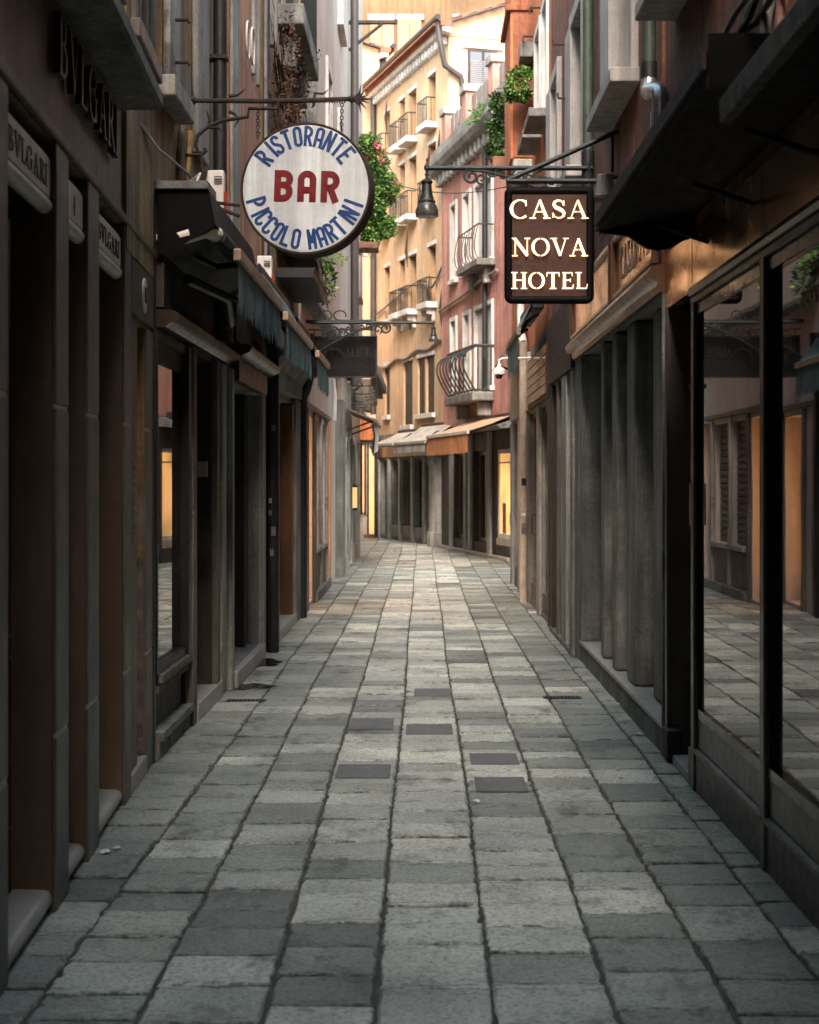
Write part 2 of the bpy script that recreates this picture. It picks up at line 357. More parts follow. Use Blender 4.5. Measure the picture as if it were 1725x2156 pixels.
def window(parent, fr, s0, s1, z0, z1, rec=.2, frame='darkwood', pane='glass_soft', mull=1, trans=1, surround=None, sw=.12, proud=.03, sill=None, sill_out=.1, front=0.0, fw=.05):
    e = front - rec
    mb = MB(fr); mb.box(s0, s0 + fw, e, e + .05, z0, z1).box(s1 - fw, s1, e, e + .05, z0, z1)
    mb.box(s0 + fw, s1 - fw, e, e + .05, z0, z0 + fw).box(s0 + fw, s1 - fw, e, e + .05, z1 - fw, z1)
    for i in range(mull):
        c = s0 + (s1 - s0) * (i + 1) / (mull + 1); mb.box(c - fw / 2, c + fw / 2, e + .002, e + .045, z0 + fw, z1 - fw)
    for i in range(trans):
        c = z0 + (z1 - z0) * (i + 1) / (trans + 1); mb.box(s0 + fw, s1 - fw, e + .004, e + .04, c - fw / 2, c + fw / 2)
    w_ = mb.build('window', frame, parent)
    B(fr, 'pane', pane, w_, (s0 + .01, s1 - .01, e - .02, e + .012, z0 + .01, z1 - .01))
    if surround:
        q = MB(fr); f0, f1 = front - rec * .7, front + proud
        q.box(s0 - sw, s0 + .004, f0, f1, z0, z1 + sw).box(s1 - .004, s1 + sw, f0, f1, z0, z1 + sw).box(s0 + .004, s1 - .004, f0, f1 - .002, z1 - .004, z1 + sw - .002)
        q.build('window_surround', surround, parent, bevel=.008)
    if sill: B(fr, 'sill', sill, parent, (s0 - sw - .05, s1 + sw + .05, front - rec * .6, front + sill_out, z0 - .1, z0 + .002), bevel=.01)
    return w_
# ------------------------------------------------------------------ lettering
def arc(cx, cy, rx, ry, a0, a1, n=12):
    return [(cx + rx * math.cos(rad(a0 + (a1 - a0) * i / n)), cy + ry * math.sin(rad(a0 + (a1 - a0) * i / n))) for i in range(n + 1)]
def sans(w_, st):
    """rounded condensed capitals: strokes in a box w_ wide, 1 high"""
    h = st / 2; L, Rr, b, t = h, w_ - h, h, 1 - h; r = (Rr - L) / 2; c = w_ / 2
    bowl = lambda lo, hi: [(L, hi)] + arc(Rr - (hi - lo) / 2 if (hi - lo) / 2 < (Rr - L) else c, (lo + hi) / 2, min((hi - lo) / 2, Rr - L), (hi - lo) / 2, 90, -90) + [(L, lo)]
    G = {'I': [[(c, 0), (c, 1)]],
     'L': [[(L, 1), (L, b), ], [(L - h, b), (w_, b)]], 'T': [[(0, t), (w_, t)], [(c, t), (c, 0)]],
     'E': [[(L, 0), (L, 1)], [(L, t), (w_, t)], [(L, .52), (w_ * .85, .52)], [(L, b), (w_, b)]],
     'N': [[(L, 0), (L, 1)], [(Rr, 0), (Rr, 1)], [(L, 1 - h * .6), (Rr, h * .6)]],
     'M': [[(L, 0), (L, 1)], [(Rr, 0), (Rr, 1)], [(L, 1 - h * .6), (c, .3)], [(Rr, 1 - h * .6), (c, .3)]],
     'O': [arc(c, t - r, r, r, 0, 180) + arc(c, b + r, r, r, 180, 360) + [(Rr, t - r)]],
     'C': [[(Rr, .68)] + arc(c, t - r, r, r, 0, 180) + arc(c, b + r, r, r, 180, 360) + [(Rr, .32)]],
     'A': [[(L, 0)] + arc(c, t - r, r, r, 180, 0) + [(Rr, 0)], [(L, .38), (Rr, .38)]],
     'P': [[(L, 0), (L, 1)], bowl(.42, t)], 'R': [[(L, 0), (L, 1)], bowl(.46, t), [(c, .46), (Rr, 0)]],
     'B': [[(L, 0), (L, 1)], bowl(.53, t), bowl(b, .53)],
     'S': [[(Rr, .74)] + arc(c, t - r, r, r, 0, 180, 8) + [(L + .02, .62), (c, .5), (Rr - .02, .38)] + arc(c, b + r, r, r, 0, -180, 8) + [(L, .27)]]}
    return {k: ([[(x, y, st) for x, y in s_] for s_ in v], w_ if k != 'I' else w_ * .55) for k, v in G.items()}
def serif():
    K, t, s = .15, .05, .045
    sf = lambda x, y, w_: [(x - w_ / 2, y + (s / 2 if y < .5 else -s / 2), s), (x + w_ / 2, y + (s / 2 if y < .5 else -s / 2), s)]
    def ell(cx, rx, a0, a1, n=16):
        out = []
        for i in range(n + 1):
            a = rad(a0 + (a1 - a0) * i / n); wd = t + (K - t) * abs(math.cos(a)) ** 1.4
            out.append((cx + rx * math.cos(a), .5 + .475 * math.sin(a), wd))
        return out
    V = lambda x, w_, y0=0.0, y1=1.0: [(x, y0, w_), (x, y1, w_)]
    G = {}
    G['H'] = ([V(.16, K), V(.66, K), [(.16, .52, t), (.66, .52, t)], sf(.16, 0, .32), sf(.16, 1, .32), sf(.66, 0, .32), sf(.66, 1, .32)], .82)
    G['O'] = ([ell(.42, .36, 94, 266), ell(.42, .36, -86, 86)], .84)
    G['C'] = ([ell(.42, .36, 48, 312, 24), [(.66, .97, .04), (.66, .66, .07)]], .76)
    G['G'] = ([ell(.42, .36, 48, 320, 24), [(.66, .97, .04), (.66, .68, .07)], V(.67, K * .9, .06, .42), sf(.67, .44, .3)], .84)
    G['S'] = ([[(.50, .70, .05), (.47, .86, .06), (.36, .955, .06), (.24, .95, .08), (.13, .86, .12), (.11, .72, .14), (.18, .60, .16), (.32, .51, .17), (.46, .41, .16), (.53, .29, .14), (.50, .14, .12), (.40, .05, .08), (.27, .035, .06), (.14, .11, .05), (.07, .28, .05)], [(.51, .95, .04), (.51, .68, .05)], [(.065, .04, .04), (.065, .30, .05)]], .62)
    G['N'] = ([V(.14, t), V(.70, t), [(.10, .985, K), (.70, .03, K)], sf(.12, 0, .26), sf(.08, 1, .2), sf(.70, 1, .26)], .84)
    G['A'] = ([[(.12, 0, t), (.37, .86, t * 1.2)], [(.40, .98, K * .7), (.70, 0, K)], [(.20, .36, t), (.39, .36, t)], [(.44, .36, t), (.55, .36, t)], sf(.12, 0, .26), sf(.70, 0, .3)], .82)
    G['V'] = ([[(.13, 1, K), (.44, .02, K * .8)], [(.44, .02, t), (.70, 1, t)], sf(.13, 1, .32), sf(.70, 1, .26)], .82)
    G['T'] = ([V(.36, K), [(.04, .97, .055), (.68, .97, .055)], [(.055, .99, .05), (.035, .74, .03)], [(.665, .99, .05), (.685, .74, .03)], sf(.36, 0, .34)], .72)
    G['E'] = ([V(.16, K), [(.04, .97, .055), (.56, .97, .055)], [(.16, .52, .05), (.47, .52, .05)], [(.04, .03, .055), (.60, .03, .055)], [(.55, .99, .05), (.57, .76, .03)], [(.47, .63, .03), (.47, .41, .03)], [(.58, .01, .05), (.63, .27, .03)]], .66)
    G['L'] = ([V(.16, K), sf(.16, 1, .32), [(.04, .03, .055), (.58, .03, .055)], [(.57, .01, .05), (.62, .30, .03)]], .64)
    G['B'] = ([V(.16, K), [(.04, .97, .05), (.36, .97, .05), (.48, .88, .11), (.50, .75, .14), (.45, .61, .1), (.34, .53, .05), (.16, .53, .05)], [(.3, .53, .05), (.46, .48, .1), (.56, .36, .14), (.55, .18, .13), (.44, .06, .08), (.3, .03, .05), (.04, .03, .05)]], .66)
    G['R'] = ([V(.16, K), [(.04, .97, .05), (.38, .97, .05), (.50, .88, .11), (.53, .74, .14), (.48, .59, .1), (.36, .5, .05), (.16, .5, .05)], [(.36, .5, .1), (.70, .02, K)], sf(.16, 0, .32), sf(.7, 0, .16)], .76)
    G['I'] = ([V(.16, K), sf(.16, 0, .32), sf(.16, 1, .32)], .34)
    return G
SERIF = serif()
def ribbon(mb, stroke, X, depth, lift):
    """one stroke, mapped by matrix X (x right, y up, z towards the reader), as a closed raised bar"""
    n = len(stroke); Ls, Rs = [], []
    for i in range(n):
        a = stroke[max(i - 1, 0)]; b = stroke[min(i + 1, n - 1)]; dx, dy = b[0] - a[0], b[1] - a[1]; l = math.hypot(dx, dy) or 1
        nx, ny = -dy / l, dx / l; x, y, w_ = stroke[i]; Ls.append((x + nx * w_ / 2, y + ny * w_ / 2)); Rs.append((x - nx * w_ / 2, y - ny * w_ / 2))
    vs = []
    for z in (lift, lift + depth):
        for l_, r_ in zip(Ls, Rs): vs += [X @ Vector((*l_, z)), X @ Vector((*r_, z))]
    fs = []
    for i in range(n - 1):
        a = 2 * i; fs += [(a, a + 1, a + 3, a + 2), (2 * n + a, 2 * n + a + 1, 2 * n + a + 3, 2 * n + a + 2), (a, a + 2, 2 * n + a + 2, 2 * n + a), (a + 1, a + 3, 2 * n + a + 3, 2 * n + a + 1)]
    fs += [(0, 1, 2 * n + 1, 2 * n), (2 * n - 2, 2 * n - 1, 4 * n - 1, 4 * n - 2)]
    mb.add(vs, fs)
def basis(o, x, y, z):
    return Matrix(((x[0], y[0], z[0], o[0]), (x[1], y[1], z[1], o[1]), (x[2], y[2], z[2], o[2]), (0, 0, 0, 1)))
def write(mb, text, font, width, height, X, depth=.004, gap=.12):
    tot = sum(.4 if c == ' ' else font[c][1] for c in text) + gap * (len(text) - 1); k = width / tot; x = 0
    for c in text:
        if c == ' ': x += .4 + gap; continue
        for i, s_ in enumerate(font[c][0]):
            ribbon(mb, [((x + q[0]) * k, q[1] * height, q[2] * (k + height) / 2) for q in s_], X, depth + i * .0004, 0)
        x += font[c][1] + gap
# ------------------------------------------------------------------ setting: lane floor
ground = MB().box(-60, 60, -40, 160, -.3, -.03).build('ground', 'mortar'); ground['kind'] = 'structure'
pave = MB().box(-2.6, 4.5, -1.5, 56, -.028, -.012).build('pavement', 'mortar'); pave['kind'] = 'structure'
XC = [-1.86, -1.25, -.90, -.515, -.148, .235, .615, .99, 1.355, 1.72]
def stone_mesh(x0, x1, y0, y1, z, cx=.006, cy=.002, tilt=.0012):
    """one slab with chipped, uneven edges and a worn rim"""
    nx, ny = 5, 7; per = []
    for i in range(nx): per.append((x0 + (x1 - x0) * i / nx, y0, 0))
    for i in range(ny): per.append((x1, y0 + (y1 - y0) * i / ny, 1))
    for i in range(nx): per.append((x1 - (x1 - x0) * i / nx, y1, 0))
    for i in range(ny): per.append((x0, y1 - (y1 - y0) * i / ny, 1))
    mx, my = (x0 + x1) / 2, (y0 + y1) / 2; tx, ty = rnd.uniform(-1, 1) * tilt, rnd.uniform(-1, 1) * tilt
    top, rim, bot = [], [], []
    n = len(per)
    for x, y, side in per:
        j = abs(rnd.gauss(0, cx if side else cx * .7)); sx = -1 if x > mx else 1; sy = -1 if y > my else 1
        if side: x += sx * j + rnd.uniform(-.001, .001)
        else: y += sy * j
        q = 1 if rnd.random() < .8 else 2.2
        e = .006 * q
        zz = z + (x - mx) * tx * 8 + (y - my) * ty * 8
        top.append((x + sx * e * (1 if abs(x - mx) > .01 else 0), y + sy * e, zz)); rim.append((x, y, zz - .006 * q)); bot.append((x, y, -.02))
    vs = top + rim + bot
    uvs = [((x - x0) / (x1 - x0), (y - y0) / (y1 - y0)) for x, y, _ in vs]
    fs = [tuple(range(n))] + [(i, (i + 1) % n, n + (i + 1) % n, n + i) for i in range(n)] + [(n + i, n + (i + 1) % n, 2 * n + (i + 1) % n, 2 * n + i) for i in range(n)]
    return vs, fs, uvs
def put(mb, vs, fs, uvs):
    mb.add(vs, fs); mb.uv = (mb.uv or []) + uvs
def mean(c, y): return .008 * math.sin(y * .6 + c * 1.7) + .0025 * math.sin(y * 2.3 + c * 2.9) + .001 * math.sin(y * 5.1 + c)
far = MB(); far2 = MB(); stones = []
for c in range(len(XC) - 1):
    y = 4.2 + rnd.uniform(0, .4)
    edge = c in (0, len(XC) - 2)
    while y < 54:
        l = rnd.choice([rnd.uniform(.22, .30), rnd.uniform(.28, .38), rnd.uniform(.28, .38), rnd.uniform(.36, .50)])
        g = .002 + abs(rnd.gauss(0, .0016))
        x0 = XC[c] + g + mean(c, y); x1 = XC[c + 1] - g + mean(c + 1, y)
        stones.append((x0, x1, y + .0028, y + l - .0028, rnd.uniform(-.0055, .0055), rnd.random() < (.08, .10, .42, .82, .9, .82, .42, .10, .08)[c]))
        y += l
stones.sort(key=lambda q: q[2])
vis = [q for q in stones if abs((q[0] + q[1]) / 2) / q[2] < .30]
near = set(id(q) for q in vis[:300])
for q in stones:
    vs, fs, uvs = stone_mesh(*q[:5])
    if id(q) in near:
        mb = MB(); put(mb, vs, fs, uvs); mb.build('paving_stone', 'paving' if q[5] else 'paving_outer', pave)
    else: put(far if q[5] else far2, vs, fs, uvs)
for u0, u1, v0, v1 in ((737, 829, 1514, 1536), (855, 953, 1526, 1548), (709, 822, 1611, 1639), (990, 1091, 1588, 1611), (1001, 1108, 1638, 1667), (872, 948, 1451, 1466)):
    ya_, yb_ = FOC * EYE / (v1 - V0), FOC * EYE / (v0 - V0); ym = (ya_ + yb_) / 2
    MB().box((u0 - U0) * ym / FOC, (u1 - U0) * ym / FOC, ya_, yb_, -.004, .0062).build('repair_patch', 'patch', pave, bevel=.003)
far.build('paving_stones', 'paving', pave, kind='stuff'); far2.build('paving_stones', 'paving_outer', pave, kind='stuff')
# stones running on into the bend on the left and the right, beyond the straight lane
side = MB()
for c in range(6):
    for a, b, x00, sg in ((36, 53, -1.88, -1), (25.5, 40, 1.74, 1)):
        y = a + rnd.uniform(0, .4)
        while y < b:
            l = rnd.uniform(.32, .6); xa = x00 + sg * .4 * c; xb = xa + sg * .385
            put(side, *stone_mesh(min(xa, xb), max(xa, xb), y + .002, y + l - .002, rnd.uniform(-.003, .003))); y += l
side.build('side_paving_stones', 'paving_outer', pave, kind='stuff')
# ------------------------------------------------------------------ left: taupe stone shopfront nearest the camera
LA = Fr(-1.41, 5.3, -.054, 1, 'L')
A1 = thing('shop_building', 'near left shopfront of dark taupe stone pilasters with ivory lettered boxes', 'building', LA.p(1, -.5, 0))
sA = lambda u, v=1000, o=0: LA.at(u, v, o)[0]
p0, p1a, p1b, p2a, p2b, p3a, p3b, p4a, p4b = sA(8), sA(110), sA(137), sA(178), sA(202), sA(257), sA(271), sA(303), sA(323)
op = [(p0, p1a, 0.0, 3.03, .16), (p1b, p2a, 0.0, 3.03, .13), (p2b, p3a, 0.0, 3.03, .14)]
for i in range(1, 5): op.append((p0 - .3 - 1.3 * i, p0 - .3 - 1.3 * i + .95, 0.0, 3.03, .16))
facade(A1, LA, -10.3, p3b + .35, 0, 14.5, 'taupe', op, thick=5)
for i in range(4): B(LA, 'shop_door', 'blackgloss', A1, (p0 - 1.6 - 1.3 * i, p0 - 1.6 - 1.3 * i + .95, -.26, -.16, 0, 3.03))
for k, (a, b, rec) in enumerate(((p0, p1a, .16), (p1b, p2a, .13), (p2b, p3a, .14))):
    d = B(LA, 'shop_door', 'blackgloss', A1, (a, b, -rec - .1, -rec, .0, 3.03))
    B(LA, 'pane', 'glass', d, (a + .07, b - .07, -rec - .01, -rec + .008, .22, 2.64))
    # bull-nosed sill
    prof = [(-rec + .01, 0), (-.02, 0)] + [(-.03 + .032 * math.cos(t), .052 + .038 * math.sin(t)) for t in [rad(x) for x in range(-80, 91, 17)]] + [(-rec + .01, .095)]
    MB(LA).prism(prof, a + .012, b - .012).build('sill', 'step', A1, smooth=True)
    # folded grille arms high in the bay
    for t in (.10, .62):
        c = a + (b - a) * t
        MB(LA).slab([(c, 2.68), (c + .10, 2.68), (c + .05, 1.25), (c + .015, 1.25)], -rec + .012, -rec + .05).build('grille_arm', 'black', A1)
# paler pilaster strips with cut joints
for a, b in ((p1a, p1b), (p2a, p2b), (p3a, p3b), (p0 - .3, p0), (p4a, p4b)):
    top = 3.03 if b < p3b + .01 else 2.58
    for z0, z1 in ((.0, .68), (.70, 1.98), (2.0, top)):
        B(LA, 'stone_panel', 'taupe_grey', A1, (a + .004, b - .004, .001, .016, z0, z1), bevel=.005)
    BB(LA, 'joint_strip', 'step', A1, (a + .006, b - .006, .001, .011, .682, .698), (a + .006, b - .006, .001, .011, 1.982, 1.998))
B(LA, 'fascia_strip', 'taupe', A1, (-8, p4b, .001, .028, 3.035, 3.075), bevel=.006)
B(LA, 'lintel', 'taupe_face', A1, (p3b, p4b, .001, .02, 2.60, 2.90), bevel=.006)
B(LA, 'niche', 'rough_stone', A1, (p3b, p4a, -.24, -.141, .12, 2.58))
B(LA, 'niche_jamb', 'rough_stone', A1, (p4a - .035, p4a - .002, -.139, -.004, .12, 1.25))
B(LA, 'niche_sill', 'step', A1, (p3b + .004, p4a - .004, -.138, .02, .0, .11), bevel=.008)
c = (p3b + p4a) / 2 + .15
op_ = MB(LA); op_.slab([(c + .075 * math.cos(rad(a)), 2.745 + .10 * math.sin(rad(a))) for a in range(0, 360, 15)], .021, .032)
plate = op_.build('number_plate', 'valance', A1, smooth=True)
mb = MB(LA)
for dx in (-.03, 0, .03):
    mb.slab([(c + dx - .008, 2.70), (c + dx + .008, 2.70), (c + dx + .008, 2.79), (c + dx - .008, 2.79)], .0325, .0345)
mb.build('number_mark', 'letter_dark', plate)
bell = B(LA, 'doorbell_panel', 'greymetal', A1, (p3b + .07, p3b + .12, .003, .018, 1.35, 1.82), bevel=.004)
for i in range(9): B(LA, 'button', 'copper', bell, (p3b + .085, p3b + .105, .0185, .026, 1.39 + i * .045, 1.41 + i * .045))
# stone ledge above the letters
MB(LA).prism([(-.02, 3.62), (.2, 3.62), (.215, 3.64), (.215, 3.70), (.0, 3.73), (-.02, 3.73)], -9, sA(256)).build('ledge', 'grey_stone', A1)
# big dark letters on the wall
X = basis(LA.p(sA(103), .012, 3.285), (LA.d.x, LA.d.y, 0), (0, 0, 1), (LA.n.x, LA.n.y, 0))
mb = MB(); write(mb, 'BVLGARI', SERIF, sA(232) - sA(103), .245, X, .03, .16); mb.build('lettering', 'letter_dark', A1)
# windows above the ledge
for a in (-7.2, -4.9, -2.6, -.3, 1.6, 3.15):
    window(A1, LA, a, a + .72, 4.15, 5.8, .02, 'shutter_dark', 'glass_soft', 1, 2, 'taupe_grey', .10, .02, 'taupe_grey', .05, front=.03)
# ivory lettered boxes
for k, (a, b, word, lab) in enumerate(((p0, p1a, 'BVLGARI', 'ivory lettered valance box over the widest, nearest bay of the taupe shopfront'),
                                       (p1b, p2a, None, 'small ivory box with only a dark star between two lettered boxes'),
                                       (p2b, p3a, 'BVLGARI', 'ivory lettered valance box in the far bay next to the oval number plate'))):
    t = thing('valance_box', lab, 'shop sign', LA.p((a + b) / 2, 0, 2.70))
    prof = [(-.10, 2.80), (-.10, 2.98), (-.02, 2.98), (-.005, 2.95), (-.005, 2.80)]
    MB(LA).prism(prof, a + .01, b - .01).build('panel', 'valance', t, bevel=.008)
    prof = [(-.03 + .032 * math.cos(x), 2.775 + .032 * math.sin(x)) for x in [rad(q) for q in range(-180, 180, 24)]]
    MB(LA).prism(prof, a + .01, b - .01).build('rounded_edge', 'valance', t, smooth=True)
    if word:
        X = basis(LA.p(a + (b - a) * .10, -.004, 2.835), (LA.d.x, LA.d.y, 0), (0, 0, 1), (LA.n.x, LA.n.y, 0))
        mb = MB(); write(mb, word, SERIF, (b - a) * .80, .085, X, .003, .16); mb.build('lettering', 'letter_dark', t)
    else:
        c = (a + b) / 2; mb = MB(LA)
        mb.slab([(c + (.030 if i % 2 == 0 else .009) * math.cos(rad(i * 45 + 90)), 2.87 + (.042 if i % 2 == 0 else .009) * math.sin(rad(i * 45 + 90))) for i in range(8)], -.0045, -.001)
        mb.build('star_mark', 'letter_dark', t)
# ------------------------------------------------------------------ left: ochre house with black shop
sl2 = Fr(-1.62, 0, 0, 1, 'L'); L2 = sl2
A2 = thing('ochre_house', 'stained ochre plaster house with stone strips and black shopfront under it', 'building', L2.p(11, -.5, 0))
facade(A2, L2, 9.36, 12.62, 0, 3.0, 'darkwood', [(9.44, 10.72, .16, 2.6, .14), (10.98, 12.02, .12, 2.6, .22)], thick=5, name='ground_floor_wall')
facade(A2, L2, 9.36, 12.62, 3.0, 7.0, 'ochre', [(9.5, 9.74, 4.2, 5.9, .2)], thick=5)
B(L2, 'corner_post', 'black', A2, (9.37, 9.43, .001, .012, 0, 3.9))
facade(A2, LA, p3b, p4b, 0, 7.0, 'ochre', [(p3b + .001, p4a, .0, 2.58, .14)], thick=.3, name='side_wall', front=.003)
B(LA, 'side_plaster', 'ochre', A2, (sA(258), p4b + .02, .004, .022, 2.905, 7.0))
w_ = window(A2, L2, 9.44, 10.72, .52, 2.6, .03, 'black', 'mirror', 0, 0, fw=.05)
B(L2, 'window_jamb', 'black', A2, (10.6, 10.71, -.095, .04, .52, 2.6))
B(L2, 'window_head', 'darkwood', A2, (9.45, 10.59, -.09, -.005, 2.42, 2.595))
B(L2, 'window_sill', 'greywood', A2, (9.52, 10.76, -.12, .045, .46, .515), (9.52, 10.74, -.12, .015, .40, .455), bevel=.008)
B(L2, 'lower_panel', 'darkwood', A2, (9.52, 10.72, -.13, -.03, .17, .398))
B(L2, 'plinth', 'grey_stone', A2, (9.5, 10.78, -.1, .05, .11, .168), (9.5, 10.76, -.1, .025, 0, .108), bevel=.006)
for a, b in ((10.80, 10.95), (12.05, 12.2), (12.32, 12.6)):
    B(L2, 'door_post', 'greywood' if b < 12.3 else 'istria', A2, (a, b, -.08, .045, 0, 2.62), bevel=.008)
d = B(L2, 'shop_door', 'blackgloss', A2, (10.99, 12.01, -.27, -.2, .14, 2.59))
B(L2, 'pane', 'glass', d, (11.1, 11.9, -.205, -.192, .4, 2.45))
B(L2, 'door_step', 'step', A2, (10.96, 12.3, -.2, .055, 0, .13), bevel=.008)
B(L2, 'lock_box', 'black', A2, (10.97, 11.09, .02, .10, 1.72, 1.83), (11.02, 11.05, -.05, .02, 1.74, 1.80))
MB(L2).prism([(.0, 2.63), (.06, 2.63), (.09, 2.66), (.13, 2.67), (.14, 2.71), (.11, 2.73), (.0, 2.74)], 9.52, 12.75).build('cornice', 'wood_dark', A2, smooth=True)
for i in range(6): B(L2, 'stud', 'copper', A2, (12.10, 12.125, .0455, .055, 1.42 + i * .06, 1.435 + i * .06))
T(L2, 'door_handle', 'zinc', A2, [(11.1, -.19, 1.0), (11.1, -.14, 1.02), (11.1, -.14, 1.3), (11.1, -.19, 1.32)], .012, 8)
B(L2, 'fascia_board', 'darkwood', A2, (9.51, 12.6, .001, .05, 2.75, 3.22))
B(L2, 'stone_strip', 'istria', A2, (9.76, 10.18, .001, .05, 4.15, 6.9), bevel=.01)
B(L2, 'stone_strip', 'istria', A2, (11.0, 11.55, .001, .05, 4.0, 6.9), bevel=.01)
B(L2, 'stone_sill', 'istria', A2, (9.45, 10.25, .001, .13, 4.02, 4.15), bevel=.012)
window(A2, L2, 9.5, 9.74, 4.2, 5.9, .16, 'shutter_dark', 'dark', 0, 1)
for z in (4.62, 4.35):
    T(L2, 'shutter_hook', 'rustiron', A2, [(9.95, .05, z), (9.95, .13, z), (9.95, .14, z - .02)], .012, 6)
T(L2, 'shutter_hook', 'rustiron', A2, [(10.7, .0, 3.92), (10.7, .11, 3.92), (10.7, .115, 3.80)], .011, 6)
for a, b, z0 in ((10.3, 10.55, 3.5), (10.62, 10.8, 3.35)):
    T(L2, 'plaster_rib', 'ochre', A2, [(a, .0, z0), (a + .02, .02, z0 + .35), (b, .02, z0 + .75)], .02, 6)
T(L2, 'drainpipe', 'black', A2, [(11.95, .075, 7.1), (11.95, .075, 2.76)], .052, 12)
for z in (3.35, 4.9): B(L2, 'pipe_clamp', 'rustiron', A2, (11.885, 12.015, .0, .135, z, z + .03))
# ------------------------------------------------------------------ left: coral house with two black doors
L3 = Fr(-1.56, 0, 0, 1, 'L')
A3 = thing('coral_house', 'coral plaster house with stone balcony and black ground floor doors', 'building', L3.p(15, -.5, 0))
facade(A3, L3, 12.62, 19.5, 0, 2.9, 'grey_stone', [(12.78, 14.9, .14, 2.5, .25), (16.5, 18.6, .1, 2.6, .28)], thick=5, name='ground_floor_wall')
facade(A3, L3, 12.62, 19.5, 2.9, 8.3, 'coral', [(14.35, 14.7, 5.4, 6.9, .15)], thick=5)
B(L3, 'pale_strip', 'istria', A3, (12.64, 13.1, .001, .03, 2.8, 8.2), bevel=.008)
B(L3, 'ochre_strip', 'ochre', A3, (14.95, 19.45, .001, .02, 3.35, 8.2))
d = B(L3, 'shop_door', 'blackgloss', A3, (12.79, 14.89, -.32, -.25, .15, 2.49))
for a in (12.9, 13.9): B(L3, 'pane', 'glass', d, (a, a + .85, -.255, -.24, .5, 2.3))
B(L3, 'door_frame', 'darkwood', A3, (13.78, 13.87, -.245, -.2, .15, 2.49), (14.6, 14.89, -.245, -.1, .15, 2.49))
B(L3, 'door_step', 'step', A3, (12.75, 14.98, -.24, .06, 0, .138), bevel=.01)
BB(L3, 'door_post', 'istria', A3, (14.93, 15.2, -.05, .04, 0, 2.7), (12.63, 12.76, -.05, .03, 0, 2.6), bevel=.008)
MB(L3).prism([(.0, 2.70), (.08, 2.70), (.16, 2.74), (.18, 2.78), (.14, 2.80), (.0, 2.81)], 12.7, 15.3).build('cornice', 'wood_dark', A3, smooth=True)
B(L3, 'fascia_panel', 'wood_dark', A3, (12.75, 15.05, .001, .07, 2.51, 2.69), bevel=.006)
B(L3, 'fascia_board', 'darkwood', A3, (12.66, 15.28, .031, .055, 2.83, 3.25))
T(L3, 'door_handle', 'zinc', A3, [(13.7, -.24, 1.0), (13.7, -.19, 1.02), (13.7, -.19, 1.3), (13.7, -.24, 1.32)], .012, 8)
T(L3, 'drainpipe', 'black', A3, [(15.45, .08, 3.6), (15.45, .08, .0)], .065, 12)
for i, (z, m) in enumerate(((1.35, 'cable'), (1.6, 'sign_red'), (1.15, 'greymetal'), (1.9, 'leaf_dark'), (.95, 'cable'), (2.15, 'greymetal'), (1.47, 'bar_paint'))):
    B(L3, 'sticker', m, A3, (15.376, 15.384, .05 + .012 * (i % 3), .078 + .02 * (i % 3), z + .03 * (i % 2), z + .05 + .02 * (i % 3)))
BB(L3, 'pier', 'grey_stone', A3, (15.6, 16.45, .001, .06, 0, 2.66), (18.64, 19.3, .001, .06, 0, 2.66), bevel=.012)
B(L3, 'recess_panel', 'wood', A3, (16.52, 18.58, -.34, -.28, .1, 2.6))
B(L3, 'recess_jamb', 'wood', A3, (18.45, 18.6, -.275, .03, .1, 2.58))
B(L3, 'threshold', 'step', A3, (16.46, 18.63, -.28, .065, 0, .11), bevel=.008)
MB(L3).prism([(.0, 2.66), (.07, 2.68), (.09, 2.85), (.16, 2.95), (.16, 3.02), (.06, 3.06), (.06, 3.3), (0, 3.3)], 15.6, 19.35).build('lintel', 'grey_stone', A3, bevel=.01)
T(L3, 'drainpipe', 'black', A3, [(19.3, .16, 3.5), (19.3, .16, 2.95), (19.3, .13, 2.82), (19.36, .08, 2.72), (19.36, .07, 2.5), (19.36, .07, .0)], .062, 12)
# stone balcony with bracket and iron rail
bal = B(L3, 'balcony', 'grey_stone', A3, (16.5, 18.9, .021, .31, 6.50, 6.72), bevel=.015)
for a in (16.7, 18.4):
    MB(L3).slab([(a, 6.5), (a + .22, 6.5), (a + .22, 6.1), (a, 6.1)], .022, .2).build('corbel', 'grey_stone', bal, bevel=.02)
mb = MB(L3)
for i in range(18): mb.tube([(16.55 + i * .135, .28, 6.72), (16.55 + i * .135, .28, 7.6)], .008, 5)
mb.tube([(16.52, .28, 7.6), (18.88, .28, 7.6)], .016, 6); mb.tube([(16.52, .03, 7.6), (16.52, .28, 7.6)], .016, 6).tube([(16.52, .05, 6.9), (16.52, .28, 6.9)], .012, 6)
mb.build('railing', 'iron', bal)
window(A3, L3, 17.0, 18.0, 6.8, 8.0, .01, 'shutter_dark', 'glass_soft', 1, 1, 'grey_stone', .14, .04, front=.04)
window(A3, L3, 14.35, 14.7, 5.4, 6.9, .12, 'darkwood', 'glass_soft', 0, 1, 'istria', .07, .03)
for i, (s, r) in enumerate(((15.12, .018), (15.17, .014), (15.22, .02), (15.29, .013), (15.36, .016))):
    T(L3, 'wall_cable', 'cable_black' if i % 2 else 'cable', A3, [(s + .012 * math.sin(z * 3 + i), .045 + .01 * (i % 2), z) for z in [3.4 + .35 * k for k in range(14)]], r, 6)
B(L3, 'junction_box', 'cable', A3, (15.5, 15.62, .021, .12, 6.0, 6.55), bevel=.015)
